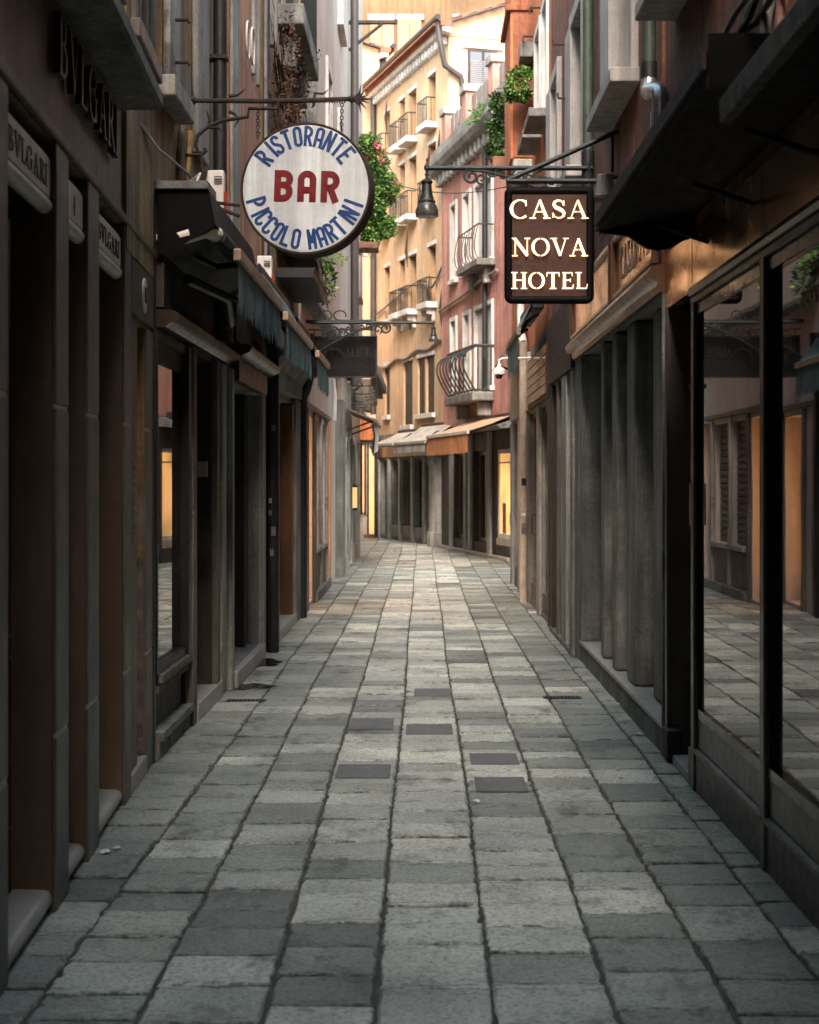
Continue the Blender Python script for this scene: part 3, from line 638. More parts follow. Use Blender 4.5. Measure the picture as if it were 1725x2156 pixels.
# ------------------------------------------------------------------ left: pale house jettied over the lane
L5 = Fr(-1.52, 0, 0, 1, 'L')
A5 = thing('pale_house', 'pale plaster house jutting over its ground floor past the coral house', 'building', L5.p(23, -.5, 0))
facade(A5, L5, 19.5, 27.3, 0, 4.0, 'pale', [(20.35, 21.55, .05, 2.55, .45), (21.95, 22.85, .75, 2.55, .10), (23.2, 24.3, .75, 2.55, .10), (24.65, 25.35, .05, 2.6, .3)], thick=5, name='ground_floor_wall')
facade(A5, L5, 19.6, 28.4, 4.0, 10.7, 'pale', [(21.6, 22.5, 5.7, 7.4, .18), (24.6, 25.6, 5.7, 7.4, .18), (21.6, 22.5, 8.9, 10.4, .18), (24.6, 25.6, 8.9, 10.4, .18)], thick=5, front=.19, name='upper_wall')
B(L5, 'jetty_underside', 'grey_stone', A5, (19.6, 28.4, .001, .19, 3.94, 3.999))
B(L5, 'side_pier', 'grey_stone', A5, (19.52, 19.6, .001, .20, 4.0, 10.7))
MB(L5).prism([(.19, 9.2), (.26, 9.25), (.30, 9.4), (.19, 9.42)], 19.6, 23.5).build('string_course', 'grey_stone', A5)
for a in (21.6, 24.6):
    for z in (5.7, 8.9): window(A5, L5, a, a + .95, z, z + (1.7 if z < 8 else 1.5), .13, 'plastic', 'glass_soft', 1, 1, 'white_stone', .12, .04, 'white_stone', .1, front=.19)
B(L5, 'entrance_glow', 'lit_door', A5, (20.62, 21.28, -.50, -.452, .35, 2.35))
B(L5, 'entrance_frame', 'wood', A5, (20.36, 20.62, -.45, -.40, .06, 2.54), (21.28, 21.54, -.45, -.40, .06, 2.54), (20.93, 20.97, -.449, -.41, .34, 2.36), (20.62, 21.28, -.45, -.40, 2.36, 2.54), (20.62, 21.28, -.45, -.40, .06, .34))
for a, b in ((21.95, 22.85), (23.2, 24.3)):
    n = 18
    for i in range(n):
        z = .76 + i * (1.78 / n)
        if i % 1 == 0:
            MB(L5).prism([(-.10, z), (-.075, z + .01), (-.068, z + .05), (-.075, z + .088), (-.10, z + .096)], a + .01, b - .01).build('shutter_slat', 'rollshut', A5)
    B(L5, 'shutter_back', 'dark', A5, (a, b, -.16, -.105, .75, 2.55))
    B(L5, 'window_sill', 'istria', A5, (a - .06, b + .06, -.05, .06, .68, .748), bevel=.008)
    B(L5, 'lower_panel', 'greywood', A5, (a, b, .001, .025, .15, .66), bevel=.008)
for a in (19.55, 20.2, 21.62, 22.95, 24.38):
    B(L5, 'frame_post', 'greywood' if a < 22 else 'istria', A5, (a, a + .12, .001, .05, 0, 2.62), bevel=.008)
B(L5, 'fascia_board', 'greywood', A5, (19.52, 25.0, .001, .06, 2.63, 2.70), bevel=.008)
B(L5, 'plinth', 'grey_stone', A5, (21.7, 25.0, .001, .07, 0, .14), bevel=.01)
B(L5, 'warm_lit_jamb', 'lamplit_orange', A5, (25.36, 25.6, -.25, .03, .1, 2.7), bevel=.005)  # warm light on the door reveal painted in as orange
B(L5, 'doorway_back', 'dark', A5, (24.65, 25.35, -.4, -.301, .05, 2.6))
d = B(L5, 'house_door', 'lit', A5, (24.75, 25.2, -.30, -.27, 1.6, 2.4))
for s in (26.0, 26.25, 26.5):
    T(L5, 'wall_cable', 'plastic', A5, [(s, .03, 4), (s, .03, 3.4), (s + .1, .05, 3.1), (s + .08, .04, 2.7)], .018, 6)
T(L5, 'drainpipe', 'brownpipe', A5, [(28.1, .30, 14), (28.1, .30, 3.4)], .075, 12)
B(L5, 'hung_shutter', 'shutter_dark', A5, (27.5, 28.3, .24, .29, 11.3, 13.0))
T(L5, 'flag_arm', 'rustiron', A5, [(28.1, .2, 9.9), (28.1, 1.05, 9.9)], .04, 6)
T(L5, 'flag_brace', 'rustiron', A5, [(28.1, .2, 9.4), (28.1, .8, 9.88)], .03, 6)
# ------------------------------------------------------------------ left: last house before the bend
L6 = Fr(-1.41, 0, 0, 1, 'L')
A6 = thing('far_left_house', 'grey fronted house at the bend with stepped corbels and tilted canopy', 'building', L6.p(31, -.5, 0))
facade(A6, L6, 27.4, 35.3, 0, 3.6, 'cream', [(28.6, 29.3, .3, 2.4, .15), (29.7, 30.6, .05, 2.5, .2), (31.2, 32.4, .4, 2.4, .15), (33.0, 34.4, .05, 2.5, .2)], thick=5, name='ground_floor_wall')
facade(A6, L6, 28.45, 35.3, 3.6, 12.5, 'pale', [(29.5, 30.5, 5.5, 7.2, .2), (32.0, 33.0, 5.5, 7.2, .2)], thick=5, front=.06, name='upper_wall')
B(L6, 'corner_pier', 'grey_stone', A6, (27.38, 28.3, .001, .02, 0, 3.1), (27.36, 27.399, -.19, .02, 0, 3.1))
for a, b, z in ((28.6, 29.3, .3), (31.2, 32.4, .4)): window(A6, L6, a, b, z, 2.4, .12, 'greywood', 'glass_soft', 1, 0, 'istria', .09, .03)
for a, b in ((29.7, 30.6), (33.0, 34.4)): window(A6, L6, a, b, .05, 2.5, .16, 'darkwood', 'glass_soft', 0, 1, 'istria', .09, .04)
for a in (29.5, 32.0): window(A6, L6, a, a + 1, 5.5, 7.2, .15, 'shutter_dark', 'glass_soft', 1, 1, 'istria', .1, .04, 'istria', .1, front=.06)
B(L6, 'wall_lamp', 'lit', A6, (30.75, 30.85, .03, .12, 1.15, 1.55))
B(L6, 'lamp_cap', 'black', A6, (30.73, 30.87, .02, .13, 1.55, 1.60), (30.73, 30.87, .02, .13, 1.10, 1.15))
for i in range(5):                                         # stepped timber corbels (barbacani)
    s = 29.6 + i * 1.15
    for j in range(4):
        B(L6, 'corbel', 'greywood', A6, (s, s + .2, .061, .18 + j * .12, 3.02 + j * .15, 3.155 + j * .15), bevel=.015)
B(L6, 'corbel_beam', 'greywood', A6, (28.5, 35.2, .45, .6, 3.625, 3.78))
# ------------------------------------------------------------------ added unseen block behind the camera, shades the near lane
A0 = thing('added_rear_blocker', 'added unseen block behind the viewer that shades the near lane', 'building', (0, -5, 0))
MB().box(-7, 7, -10, -5.05, 0, 13).build('wall', 'ochre', A0)
for x in (-1.3, 0, 1.3):
    for z in (1.0, 4.5): MB().box(x - .4, x + .4, -5.05, -5.0, z, z + 1.6).build('window', 'glass_soft', A0)
# ------------------------------------------------------------------ right: glass shop nearest the camera
RA = Fr(1.49, 0, 0, 1, 'R')
sR = lambda u, o=0: RA.at(u, 1000, o)[0]
C1 = thing('glass_shop', 'near right shop of tall dark display windows in bronze frames', 'building', RA.p(7, -.5, 0))
facade(C1, RA, -5, 9.6, 0, 14, 'redbrown', [(-4.9, 9.57, 0, 3.08, .5), (5.6, 6.7, 4.5, 6.05, .2), (8.05, 8.95, 4.5, 6.05, .2), (2.0, 3.2, 4.5, 6.05, .2)], thick=5)
posts = [sR(1463), sR(1611)]; posts += [posts[1] - 1.86 * i for i in (1, 2, 3, 4)]
B(RA, 'plinth', 'brownred', C1, *[(posts[i + 1] + .001, posts[i] - .001, -.3, .0, 0, .205) for i in range(5)], (posts[0] + .001, posts[0] + .2, -.3, .002, 0, .205), bevel=.006)
for i in range(5):
    a, b = posts[i + 1], posts[i]
    MB(RA).prism([(-.05, .206), (.0, .206), (.014, .212), (.018, .222), (.012, .232), (-.05, .24)], a + .03, b - .003).build('sill_nosing', 'greymetal', C1, smooth=True)
    B(RA, 'lower_frame', 'bronze', C1, (a + .06, b - .03, -.09, -.012, .24, .40), bevel=.006)
    B(RA, 'inner_frame', 'blackgloss', C1, (a + .06, b - .03, -.12, -.004, .401, .46), (b - .05, b - .03, -.12, -.002, .46, 2.66), (a + .06, a + .11, -.12, -.03, .46, 2.66), (a + .06, b - .03, -.12, -.004, 2.6, 2.66), bevel=.004)
    # the panes are hung a touch out of line with each other, as the two reflections show
    tw = (.0, .012, -.004, .004, .0)[i]
    MB(RA).add([RA.p(a + .11, -.018 + tw, .46), RA.p(b - .05, -.018 - tw, .46), RA.p(b - .05, -.018 - tw, 2.6), RA.p(a + .11, -.018 + tw, 2.6),
                RA.p(a + .11, -.03 + tw, .46), RA.p(b - .05, -.03 - tw, .46), RA.p(b - .05, -.03 - tw, 2.6), RA.p(a + .11, -.03 + tw, 2.6)],
               [(0, 1, 2, 3), (4, 5, 6, 7), (0, 1, 5, 4), (1, 2, 6, 5), (2, 3, 7, 6), (3, 0, 4, 7)]).build('window_pane', 'mirror', C1)
    B(RA, 'shop_interior', 'dark', C1, (a + .06, b - .03, -.45, -.35, .2, 2.7))
for q in posts[:4]: B(RA, 'frame_post', 'bronze', C1, (q - .03, q + .06, -.12, .012, .0 if q < 8 else .0, 2.70), bevel=.008)
B(RA, 'frame_head', 'bronze', C1, (-4.9, posts[0] + .06, -.15, .015, 2.665, 2.70), bevel=.006)
MB(RA).prism([(-.1, 2.702), (.03, 2.702), (.045, 2.72), (.03, 2.75), (-.1, 2.755)], -4.9, posts[0] - .0).build('head_moulding', 'wood', C1, smooth=True)
e = [9.60, posts[0] + .05, posts[0] - .62, posts[1] + .04, posts[1] - .9, posts[2], posts[3], -4.9]
for i in range(len(e) - 1):
    B(RA, 'fascia_panel', 'copper', C1, (e[i + 1] + .003, e[i] - .003, -.06, .006 - .002 * (i % 2), 2.758 if i else 2.74, 3.075), bevel=.003)
B(RA, 'entry_recess', 'blackgloss', C1, (posts[0] + .07, 9.55, -.35, -.28, .0, 2.74))
B(RA, 'entry_post', 'bronze', C1, (9.50, 9.56, -.2, .01, .0, 2.735), bevel=.005)
B(RA, 'entry_block', 'darkwood', C1, (9.36, 9.56, -.06, .03, .02, .20), bevel=.01)
B(RA, 'entry_step', 'step', C1, (posts[0] + .2, 9.34, -.27, .0, 0, .06), bevel=.006)
B(RA, 'price_sticker', 'bar_paint', C1, (posts[0] - .01, posts[0] + .03, .0225, .0245, 1.45, 1.68))
B(RA, 'lock_plate', 'black', C1, (posts[0] - .01, posts[0] + .035, .0225, .026, 2.2, 2.225))
for a in (2.0, 5.6, 8.0): window(C1, RA, a, a + 1.05, 4.5, 6.05, .16, 'plastic', 'glass_soft', 1, 1, 'white_paint', .13, .05, 'white_paint', .24)
# ------------------------------------------------------------------ right: hotel
RB = Fr(1.47, 0, 0, 1, 'R')
C2 = thing('hotel_building', 'red brown hotel with stone piers on a raised step under a wooden fascia', 'building', RB.p(13, -.5, 0))
facade(C2, RB, 9.605, 17.9, 0, 2.87, 'grey_stone', [(9.64, 14.75, .0, 2.86, .34), (15.3, 17.7, 0, 2.75, .2)], thick=5, name='ground_floor_wall')
facade(C2, RB, 9.605, 17.9, 2.87, 7.5, 'redbrown', [(10.8, 12.0, 4.5, 6.05, .2), (14.1, 15.1, 4.5, 6.05, .2), (16.7, 17.5, 4.75, 6.05, .2)], thick=5)
B(RB, 'hotel_step', 'step', C2, (9.645, 14.74, -.335, -.002, .165, .20), bevel=.006)
B(RB, 'step_riser', 'grey_stone', C2, (9.645, 14.74, -.30, -.012, 0, .163))
B(RB, 'end_wall', 'grey_stone', C2, (14.55, 14.745, -.335, -.005, .205, 2.85))
for s, w0, pr in ((13.1, .2, .17), (12.25, .28, .17), (11.35, .42, .15), (10.35, .42, .10)):
    B(RB, 'pier', 'grey_stone', C2, (s, s + w0, -.33, -.335 + pr + .12, .205, 2.85), bevel=.018)
B(RB, 'door_leaf', 'dark', C2, (9.58, 14.54, -.36, -.332, .2, 2.86))
for a, b in ((13.35, 14.5), (12.6, 13.05), (11.85, 12.2), (10.85, 11.3)): B(RB, 'door_leaf', 'darkwood', C2, (a, b, -.331, -.30, .22, 2.84), bevel=.006)
prof = [(-.02, 2.85), (.02, 2.85), (.035, 2.88), (.03, 2.91), (.07, 2.94), (.085, 2.975), (.07, 3.01), (-.02, 3.03)]
MB(RB).prism(prof, 9.6, 15.25).build('cornice', 'wood', C2, smooth=True)
for a, b in ((9.68, 11.75), (11.95, 15.1)):
    B(RB, 'fascia_panel', 'copper', C2, (a + .05, b - .05, .001, .02, 3.08, 3.46), bevel=.004)
    f = MB(RB); f.box(a, a + .05, .001, .055, 3.035, 3.51).box(b - .05, b, .001, .055, 3.035, 3.51).box(a + .05, b - .05, .001, .053, 3.46, 3.51).box(a + .05, b - .05, .001, .053, 3.035, 3.08)
    f.build('fascia_frame', 'wood', C2, bevel=.014)
X = basis(RB.p(11.45, .021, 3.15), (0, -1, 0), (0, 0, 1), (-1, 0, 0))
mb = MB(); write(mb, 'CASANOVA', {k: ([[(x, y, w_ * .22) for x, y, w_ in s_] for s_ in v[0]], v[1]) for k, v in SERIF.items()}, 1.45, .24, X, .004, .2); mb.build('lettering', 'letter_dark', C2)
for a, b, z0 in ((10.8, 12.0, 4.5), (14.1, 15.1, 4.5), (16.7, 17.5, 4.75)):
    window(C2, RB, a, b, z0, 6.05, .16, 'plastic', 'glass_soft', 1, 1, 'white_paint', .13, .05, 'white_paint', .2)
    B(RB, 'open_shutter', 'white_paint', C2, (b + .14, b + .14 + .42, .012, .05, z0 + .02, 6.1), bevel=.006)
T(RB, 'drainpipe', 'greenpipe', C2, [(13.35, .06, 7.5), (13.35, .06, 4.5)], .046, 12)
T(RB, 'drainpipe_foot', 'black', C2, [(13.35, .06, 4.498), (13.35, .06, 3.55)], .055, 12)
T(RB, 'drainpipe', 'greenpipe', C2, [(9.75, .06, 7.5), (9.75, .06, 4.30)], .045, 12)
T(RB, 'pipe_collar', 'black', C2, [(9.75, .06, 4.298), (9.75, .06, 4.19)], .05, 12)
T(RB, 'pipe_elbow', 'zinc', C2, [(9.75, .06, 4.188), (9.74, .065, 4.14), (9.70, .07, 4.10), (9.42, .06, 4.04), (9.36, .055, 4.01), (9.34, .05, 3.96), (9.34, .05, 3.55)], .05, 14)
B(RB, 'junction_box', 'greymetal', C2, (9.5, 9.58, .001, .08, 3.72, 3.95), bevel=.012)
for s, z in ((16.2, 6.2), (15.6, 5.5)): T(RB, 'shutter_hook', 'rustiron', C2, [(s, 0, z), (s, .12, z), (s, .125, z + .05)], .012, 6)
# shop next to the hotel, under the same upper floor
for s, w0, m in ((15.12, .16, 'grey_stone'), (15.75, .5, 'istria'), (16.75, .14, 'greywood'), (17.5, .2, 'darkwood')):
    B(RB, 'shop_pier', m, C2, (s, s + w0, -.15, .03, 0, 2.76), bevel=.01)
for a, b in ((15.3, 15.72), (16.28, 16.72), (16.92, 17.46)):
    w_ = window(C2, RB, a, b, .38, 2.7, .12, 'bronze', 'mirror', 0, 0, fw=.035)
    B(RB, 'lower_panel', 'bronze', C2, (a, b, -.15, -.02, .05, .375))
B(RB, 'plinth', 'grey_stone', C2, (15.1, 17.7, -.1, .04, 0, .048))
B(RB, 'fascia_board', 'darkwood', C2, (15.12, 17.85, .001, .04, 2.78, 3.5))
# ------------------------------------------------------------------ right: orange house with plant-hung oriel
RC = Fr(1.48, 0, 0, 1, 'R')
C3 = thing('orange_house', 'orange plaster house with projecting oriel and rust coloured side', 'building', RC.p(22, -.5, 0))
facade(C3, RC, 17.9, 25.9, 0, 3.5, 'grey_stone', [(18.2, 19.5, .05, 2.6, .2), (20.0, 21.5, .1, 2.6, .2), (22.4, 23.4, .1, 2.6, .2), (23.9, 25.3, .1, 2.6, .2)], thick=5, name='ground_floor_wall')
facade(C3, RC, 17.9, 25.9, 3.5, 9.8, 'orange', [(18.45, 19.15, 6.05, 7.4, .15), (19.6, 20.4, 6.05, 7.4, .15)], thick=5)
ori = MB(RC); ori.box(21.0, 22.5, .001, .30, 6.0, 9.79)
ori.build('oriel', 'orange', C3, bevel=.01)
B(RC, 'oriel_side', 'rust', C3, (20.985, 20.999, .002, .27, 6.02, 8.0), (20.975, 20.999, .002, .29, 8.0, 9.78))
B(RC, 'oriel_ledge', 'rust', C3, (20.95, 22.55, .002, .36, 7.98, 8.06), bevel=.01)
BB(RC, 'oriel_corbel', 'istria', C3, (20.97, 21.3, .002, .27, 5.72, 5.998), (22.1, 22.4, .002, .27, 5.72, 5.998), bevel=.02)
for a, b in ((18.45, 19.15), (19.6, 20.4)):
    window(C3, RC, a, b, 6.05, 7.4, .12, 'plastic', 'glass_soft', 1, 0, 'white_stone', .09, .03, 'grey_stone', .24)
    T(RC, 'shutter_hook', 'rustiron', C3, [(b + .1, 0, 7.5), (b + .1, .16, 7.5), (b + .1, .165, 7.42)], .014, 6)
B(RC, 'sill_shelf', 'grey_stone', C3, (20.55, 20.94, .002, .2, 7.25, 7.45), bevel=.012)
for s, w0, m in ((17.92, .22, 'darkwood'), (19.55, .35, 'istria'), (21.55, .3, 'greywood'), (22.15, .2, 'cream'), (23.45, .4, 'cream'), (25.35, .5, 'istria')):
    B(RC, 'shop_pier', m, C3, (s, s + w0, -.1, .035, 0, 2.62), bevel=.01)
for a, b in ((18.2, 19.5), (20.0, 21.5), (22.4, 23.4), (23.9, 25.3)):
    window(C3, RC, a, b, .3, 2.6, .1, 'greywood', 'mirror' if a < 21 else 'glass_soft', 1, 0, fw=.06)
    B(RC, 'lower_panel', 'greywood', C3, (a, b, -.12, -.01, .05, .298), bevel=.006)
B(RC, 'fascia_board', 'darkwood', C3, (18.0, 21.3, .001, .05, 2.65, 3.3), bevel=.006)
B(RC, 'fascia_board', 'cream', C3, (21.4, 25.8, .001, .05, 2.65, 3.45), bevel=.006)
for i in range(5): B(RC, 'board', 'wood', C3, (18.05, 21.2, .051, .07, 2.70 + i * .115, 2.80 + i * .115), bevel=.006)
T(RC, 'drainpipe', 'cream', C3, [(21.75, .08, 3.6), (21.75, .08, 0)], .058, 12)
T(RC, 'drain_elbow', 'plastic', C3, [(22.6, .06, 5.2), (22.6, .06, 4.25), (22.5, .07, 4.1), (21.9, .1, 3.75), (21.75, .08, 3.6)], .055, 12)
for i in range(3): B(RC, 'pipe_label', ('black', 'plastic', 'greymetal')[i], C3, (21.68, 21.692, .05, .11, (1.62, 1.2, .95)[i], (1.72, 1.24, 1.1)[i]))
T(RC, 'door_handle', 'black', C3, [(19.75, .05, 1.0), (19.75, .1, 1.02), (19.75, .1, 1.25), (19.75, .05, 1.27)], .014, 6)
# ------------------------------------------------------------------ far end: rose house, yellow houses
PF = Fr(.48, 39.5, .2, -1, 'R')            # s runs back towards the camera
YF = Fr(.66, 39.5, -.303, 1, 'L')          # s runs away
def flip(fr, o):                            # make sure the normal looks into the lane (towards -x)
    if fr.n.x > 0: fr.n = -fr.n
flip(PF, 0); flip(YF, 0)
def railing(fr, s0, s1, o0, o1, z0, z1, n, parent, name='railing', m='iron', bulge=0, r=.012):
    mb = MB(fr)
    def post(s, o, side):
        if bulge: mb.tube([(s, o + (bulge * math.sin(math.pi * t ** .7) if side == 'f' else 0), z0 + (z1 - z0) * t) for t in [k / 8 for k in range(9)]], r, 5)
        else: mb.tube([(s, o, z0), (s, o, z1)], r, 5)
    for i in range(n + 1): post(s0 + (s1 - s0) * i / n, o1, 'f')
    k = max(2, int((o1 - o0) / .12))
    for s in (s0, s1):
        for i in range(1, k): mb.tube([(s, o0 + (o1 - o0) * i / k, z0), (s, o0 + (o1 - o0) * i / k, z1)], r, 5)
    for z in (z0, z1): mb.tube([(s0, o0, z), (s0, o1, z), (s1, o1, z), (s1, o0, z)], r * 1.6, 6)
    return mb.build(name, m, parent)
D1 = thing('yellow_house', 'tall warm yellow house with small white balconies at the end of the lane', 'building', YF.p(3, -.5, 0))
LEN = 7.2
ya = lambda u, v=1000: YF.at(u, v)
cols = [(ya(918)[0], ya(903)[0]), (ya(877)[0], ya(862)[0]), (ya(853)[0], ya(842)[0]), (ya(821)[0], ya(811)[0])]
rows = [(10.95, 12.25), (8.85, 10.45), (6.3, 7.8), (3.55, 4.95)]
ops = [(a, b, z0, z1, .24) for a, b in cols for z0, z1 in rows if not (z0 < 4 and a < 1.0)]
ops = [o for o in ops if not (o[2] < 4 and o[0] < 4.5)]
ops += [(ya(ub)[0], ya(ua)[0], z0, 4.95, .1) for ua, ub, z0 in ((898, 915, 3.45), (880, 895, 3.45), (850, 869, 3.2))]
facade(D1, YF, 0, LEN, 3.0, 12.88, 'yellow', ops, thick=9)
for o in ops:
    a, b, z0, z1 = o[:4]; low = z0 < 4
    w_ = B(YF, 'window', 'shutter_dark' if low else 'yellow_reveal', D1, (a, b, -.26, -.2, z0, z1))
    if not low:
        B(YF, 'pane', 'glass_soft', w_, (a + .08, (a + b) / 2 - .03, -.2, -.19, z0 + .1, z1 - .1), ((a + b) / 2 + .03, b - .08, -.2, -.19, z0 + .1, z1 - .1))
        B(YF, 'shutter', 'yellow_reveal', D1, (b - .03, b - .001, -.2, -.002, z0, z1))
    else:
        m_ = (a + b) / 2
        for q0, q1 in ((a + .01, m_ - .01), (m_ + .01, b - .01)): B(YF, 'shutter', 'shutter_dark', D1, (q0, q1, -.09, -.05, z0 + .03, z1 - .02), bevel=.006)
    B(YF, 'lintel', 'white_stone', D1, (a - .06, b + .06, .001, .035, z1, z1 + .11), bevel=.008)
    bal_ = (z0 > 6 and not (a > 5 and z0 < 8))
    if bal_:
        bb = B(YF, 'balcony', 'white_stone', D1, (a - .12, b + .12, .001, .32, z0 - .16, z0 - .001), bevel=.015)
        railing(YF, a - .08, b + .08, .03, .28, z0, z0 + .62, 6, bb)
        if z0 < 8:
            for q in (a, b - .12):
                MB(YF).slab([(q, z0 - .5), (q + .12, z0 - .5), (q + .12, z0 - .16), (q, z0 - .16)], .001, .10).build('corbel', 'white_stone', bb, bevel=.02)
                MB(YF).slab([(q, z0 - .32), (q + .12, z0 - .32), (q + .12, z0 - .161), (q, z0 - .161)], .101, .24).build('corbel', 'white_stone', bb, bevel=.02)
    else: B(YF, 'sill', 'white_stone', D1, (a - .08, b + .08, .001, .09, z0 - .13, z0 - .001), bevel=.01)
# white cornice with brackets, gutter, roof
def eaves(par, fr, s0, s1, z, run_end=True):
    MB(fr).prism([(.001, z), (.10, z + .03), (.22, z + .05), (.24, z + .16), (.0, z + .16)], s0 - .25, s1).build('cornice', 'white_stone', par)
    MB(fr).prism([(.001, z + .161), (.28, z + .161), (.30, z + .30), (.0, z + .30)], s0 - .28, s1).build('cornice_band', 'tile', par)
    n = int((s1 - s0) / .27)
    for i in range(n):
        s = s0 + .1 + i * (s1 - s0 - .1) / n
        MB(fr).slab([(s, z - .20), (s + .12, z - .20), (s + .12, z - .001), (s, z - .001)], .001, .17).build('eaves_bracket', 'white_stone', par, bevel=.03)
    T(fr, 'gutter', 'black', par, [(s0 - .3, .38, z + .36), (s1, .38, z + .36)], .075, 10)
eaves(D1, YF, 0, LEN, 12.9)
def gable(par, fr, s, z, w_, rise, m='yellow'):
    """side wall above the eaves, facing the camera, with a tiled verge"""
    mb = MB(fr); mb.add([fr.p(s, .0, z), fr.p(s, -w_, z), fr.p(s, -w_, z + .3 + rise), fr.p(s, .0, z + .3), fr.p(s + .15, .0, z), fr.p(s + .15, -w_, z), fr.p(s + .15, -w_, z + .3 + rise), fr.p(s + .15, .0, z + .3)],
                        [(0, 1, 2, 3), (4, 5, 6, 7), (0, 1, 5, 4), (1, 2, 6, 5), (2, 3, 7, 6), (3, 0, 4, 7)]).build('gable', m, par)
    k = 14
    for i in range(k):
        o0, o1 = .45 - (w_ + .45) * i / k, .45 - (w_ + .45) * (i + 1) / k
        zz = lambda o: z + .33 + rise * (-o) / w_
        MB(fr).add([fr.p(s - .12, o0, zz(o0) + .02), fr.p(s - .12, o1, zz(o1) + .05), fr.p(s + LEN * .98, o1, zz(o1) + .05), fr.p(s + LEN * .98, o0, zz(o0) + .02),
                    fr.p(s - .12, o0, zz(o0) + .07), fr.p(s - .12, o1, zz(o1) + .10), fr.p(s + LEN * .98, o1, zz(o1) + .10), fr.p(s + LEN * .98, o0, zz(o0) + .07)],
                   [(0, 1, 2, 3), (4, 5, 6, 7), (0, 1, 5, 4), (1, 2, 6, 5), (2, 3, 7, 6), (3, 0, 4, 7)]).build('roof_tile', 'tile', par)
    T(fr, 'verge_trim', 'brownpipe', par, [(s - .14, .4, z + .33 - rise * .4 / w_ - .02), (s - .14, -w_, z + .31 + rise)], .035, 8)
gable(D1, YF, 0, 12.9, 5.0, 1.9)
# side of the yellow house (faces the camera over the rose house roof)
w_ = MB(YF).box(-.05, .02, -1.28, -.50, 11.55, 12.58).build('window', 'darkwood', D1)
MB(YF).box(-.062, -.05, -.86, -.55, 11.6, 12.53).build('pane', 'glass_sky', w_); MB(YF).box(-.062, -.05, -1.24, -.93, 11.6, 12.53).build('pane', 'glass_sky', w_)
for i in range(14): MB(YF).box(-.075, -.066, -1.24, -.55, 11.62 + i * .05, 11.65 + i * .05).build('blind_slat', 'blind', w_)
MB(YF).box(-.07, -.001, -1.45, -.36, 12.62, 12.72).build('lintel', 'white_stone', D1, bevel=.008)
T(YF, 'drainpipe', 'brownpipe', D1, [(-.1, .33, 13.22), (-.12, .28, 12.75), (-.14, .15, 12.1), (-.12, -.28, 11.85), (-.1, -.34, 11.6), (-.1, -.34, 9.8)], .075, 12)
for s, z in ((1.45, 9.5), (.55, 9.7), (2.3, 8.6), (1.45, 6.1), (4.6, 9.2), (3.5, 7.5), (.4, 5.6), (5.6, 11.6)):
    T(YF, 'tie_anchor', 'rustiron', D1, [(s, .06, z), (s, .10, z + .45), (s, .06, z + .95)], [.008, .04, .008], 6)
T(YF, 'facade_cable', 'cable', D1, [(.0 + i * .42, .05, 7.35 - .05 * i - .5 * math.exp(-((i - 3) / 2.0) ** 2)) for i in range(17)], .028, 6)
T(YF, 'facade_cable', 'cable', D1, [(.1 + i * .42, .05, 5.25 - .02 * i + .06 * math.sin(i * 1.3)) for i in range(17)], .04, 6)
T(YF, 'drainpipe', 'brownpipe', D1, [(6.95, .1, 12.9), (6.95, .1, 3.0)], .085, 12)
# ground floor: brown shop with piers
D1g = [(.15, .85), (1.15, 1.9), (2.2, 3.0), (3.35, 4.15), (4.6, 5.3), (5.75, 6.4)]
facade(D1, YF, 0, LEN, 0, 3.0, 'grey_stone', [(a, b, .1, 2.25, .22) for a, b in D1g], thick=9, name='ground_floor_wall')
B(YF, 'fascia_board', 'wood', D1, (.05, LEN - .6, .001, .07, 2.34, 2.72), bevel=.008)
for i, (a, b) in enumerate(D1g):
    w_ = window(D1, YF, a, b, .1, 2.25, .18, ('darkwood', 'wood', 'darkwood', 'rust', 'greywood', 'darkwood')[i], ('glass_soft', 'wood', 'glass_soft', 'darkwood', 'glass_sky', 'lit_green')[i], (0, 1, 0, 0, 1, 0)[i], (0, 0, 1, 0, 0, 0)[i], fw=.08)
    if i != 5: B(YF, 'lower_panel', 'grey_stone', D1, (a, b, -.12, .03, .1, .42), bevel=.01)
for a in (1.0, 2.05, 3.15, 4.35, 5.5, 6.6): B(YF, 'pier', 'istria', D1, (a - .11, a + .11, .001, .06, 0, 2.3), bevel=.012)
MB().lathe(YF.p(.45, .12, 0), [(.30, 0), (.30, .35), (.26, .38), (.26, 2.05), (.31, 2.12), (.31, 2.28)], 20).build('round_pier', 'istria', D1, smooth=True)
# rose house
D2 = thing('rose_house', 'rose plaster house with white window frames and roof terrace before the yellow house', 'building', PF.p(4, -.5, 0))
pa = lambda u, v=1000: PF.at(u, v)
pw = [(pa(952)[0], pa(962)[0]), (pa(979)[0], pa(991)[0]), (pa(1003)[0], pa(1038)[0])]
fl = [(6.55, 8.35), (3.75, 5.55)]
facade(D2, PF, 0, 9.5, 3.0, 9.5, 'rose', [(a, b, z0, z1, .2) for a, b in pw for z0, z1 in fl], thick=6)
for a, b in pw:
    for z0, z1 in fl:
        window(D2, PF, a, b, z0, z1, .16, 'white_stone', 'glass_soft', 1, 0, 'white_stone', .10, .05, 'white_stone', .1)
        if b - a > .8:
            for q in (a + .06, (a + b) / 2 + .02): B(PF, 'shutter', 'white_stone', D2, (q, q + (b - a) / 2 - .08, -.10, -.04, z0 + .05, z1 - .05), bevel=.01)
MB(PF).prism([(.001, 9.2), (.12, 9.22), (.3, 9.36), (.36, 9.5), (.36, 9.62), (.0, 9.66)], -.1, 9.5).build('cornice', 'grey_stone', D2)
for i in range(22):
    s = .1 + i * .42; MB(PF).slab([(s, 9.02), (s + .2, 9.02), (s + .2, 9.30), (s, 9.30)], .001, .2).build('cornice_bracket', 'istria', D2, bevel=.05)
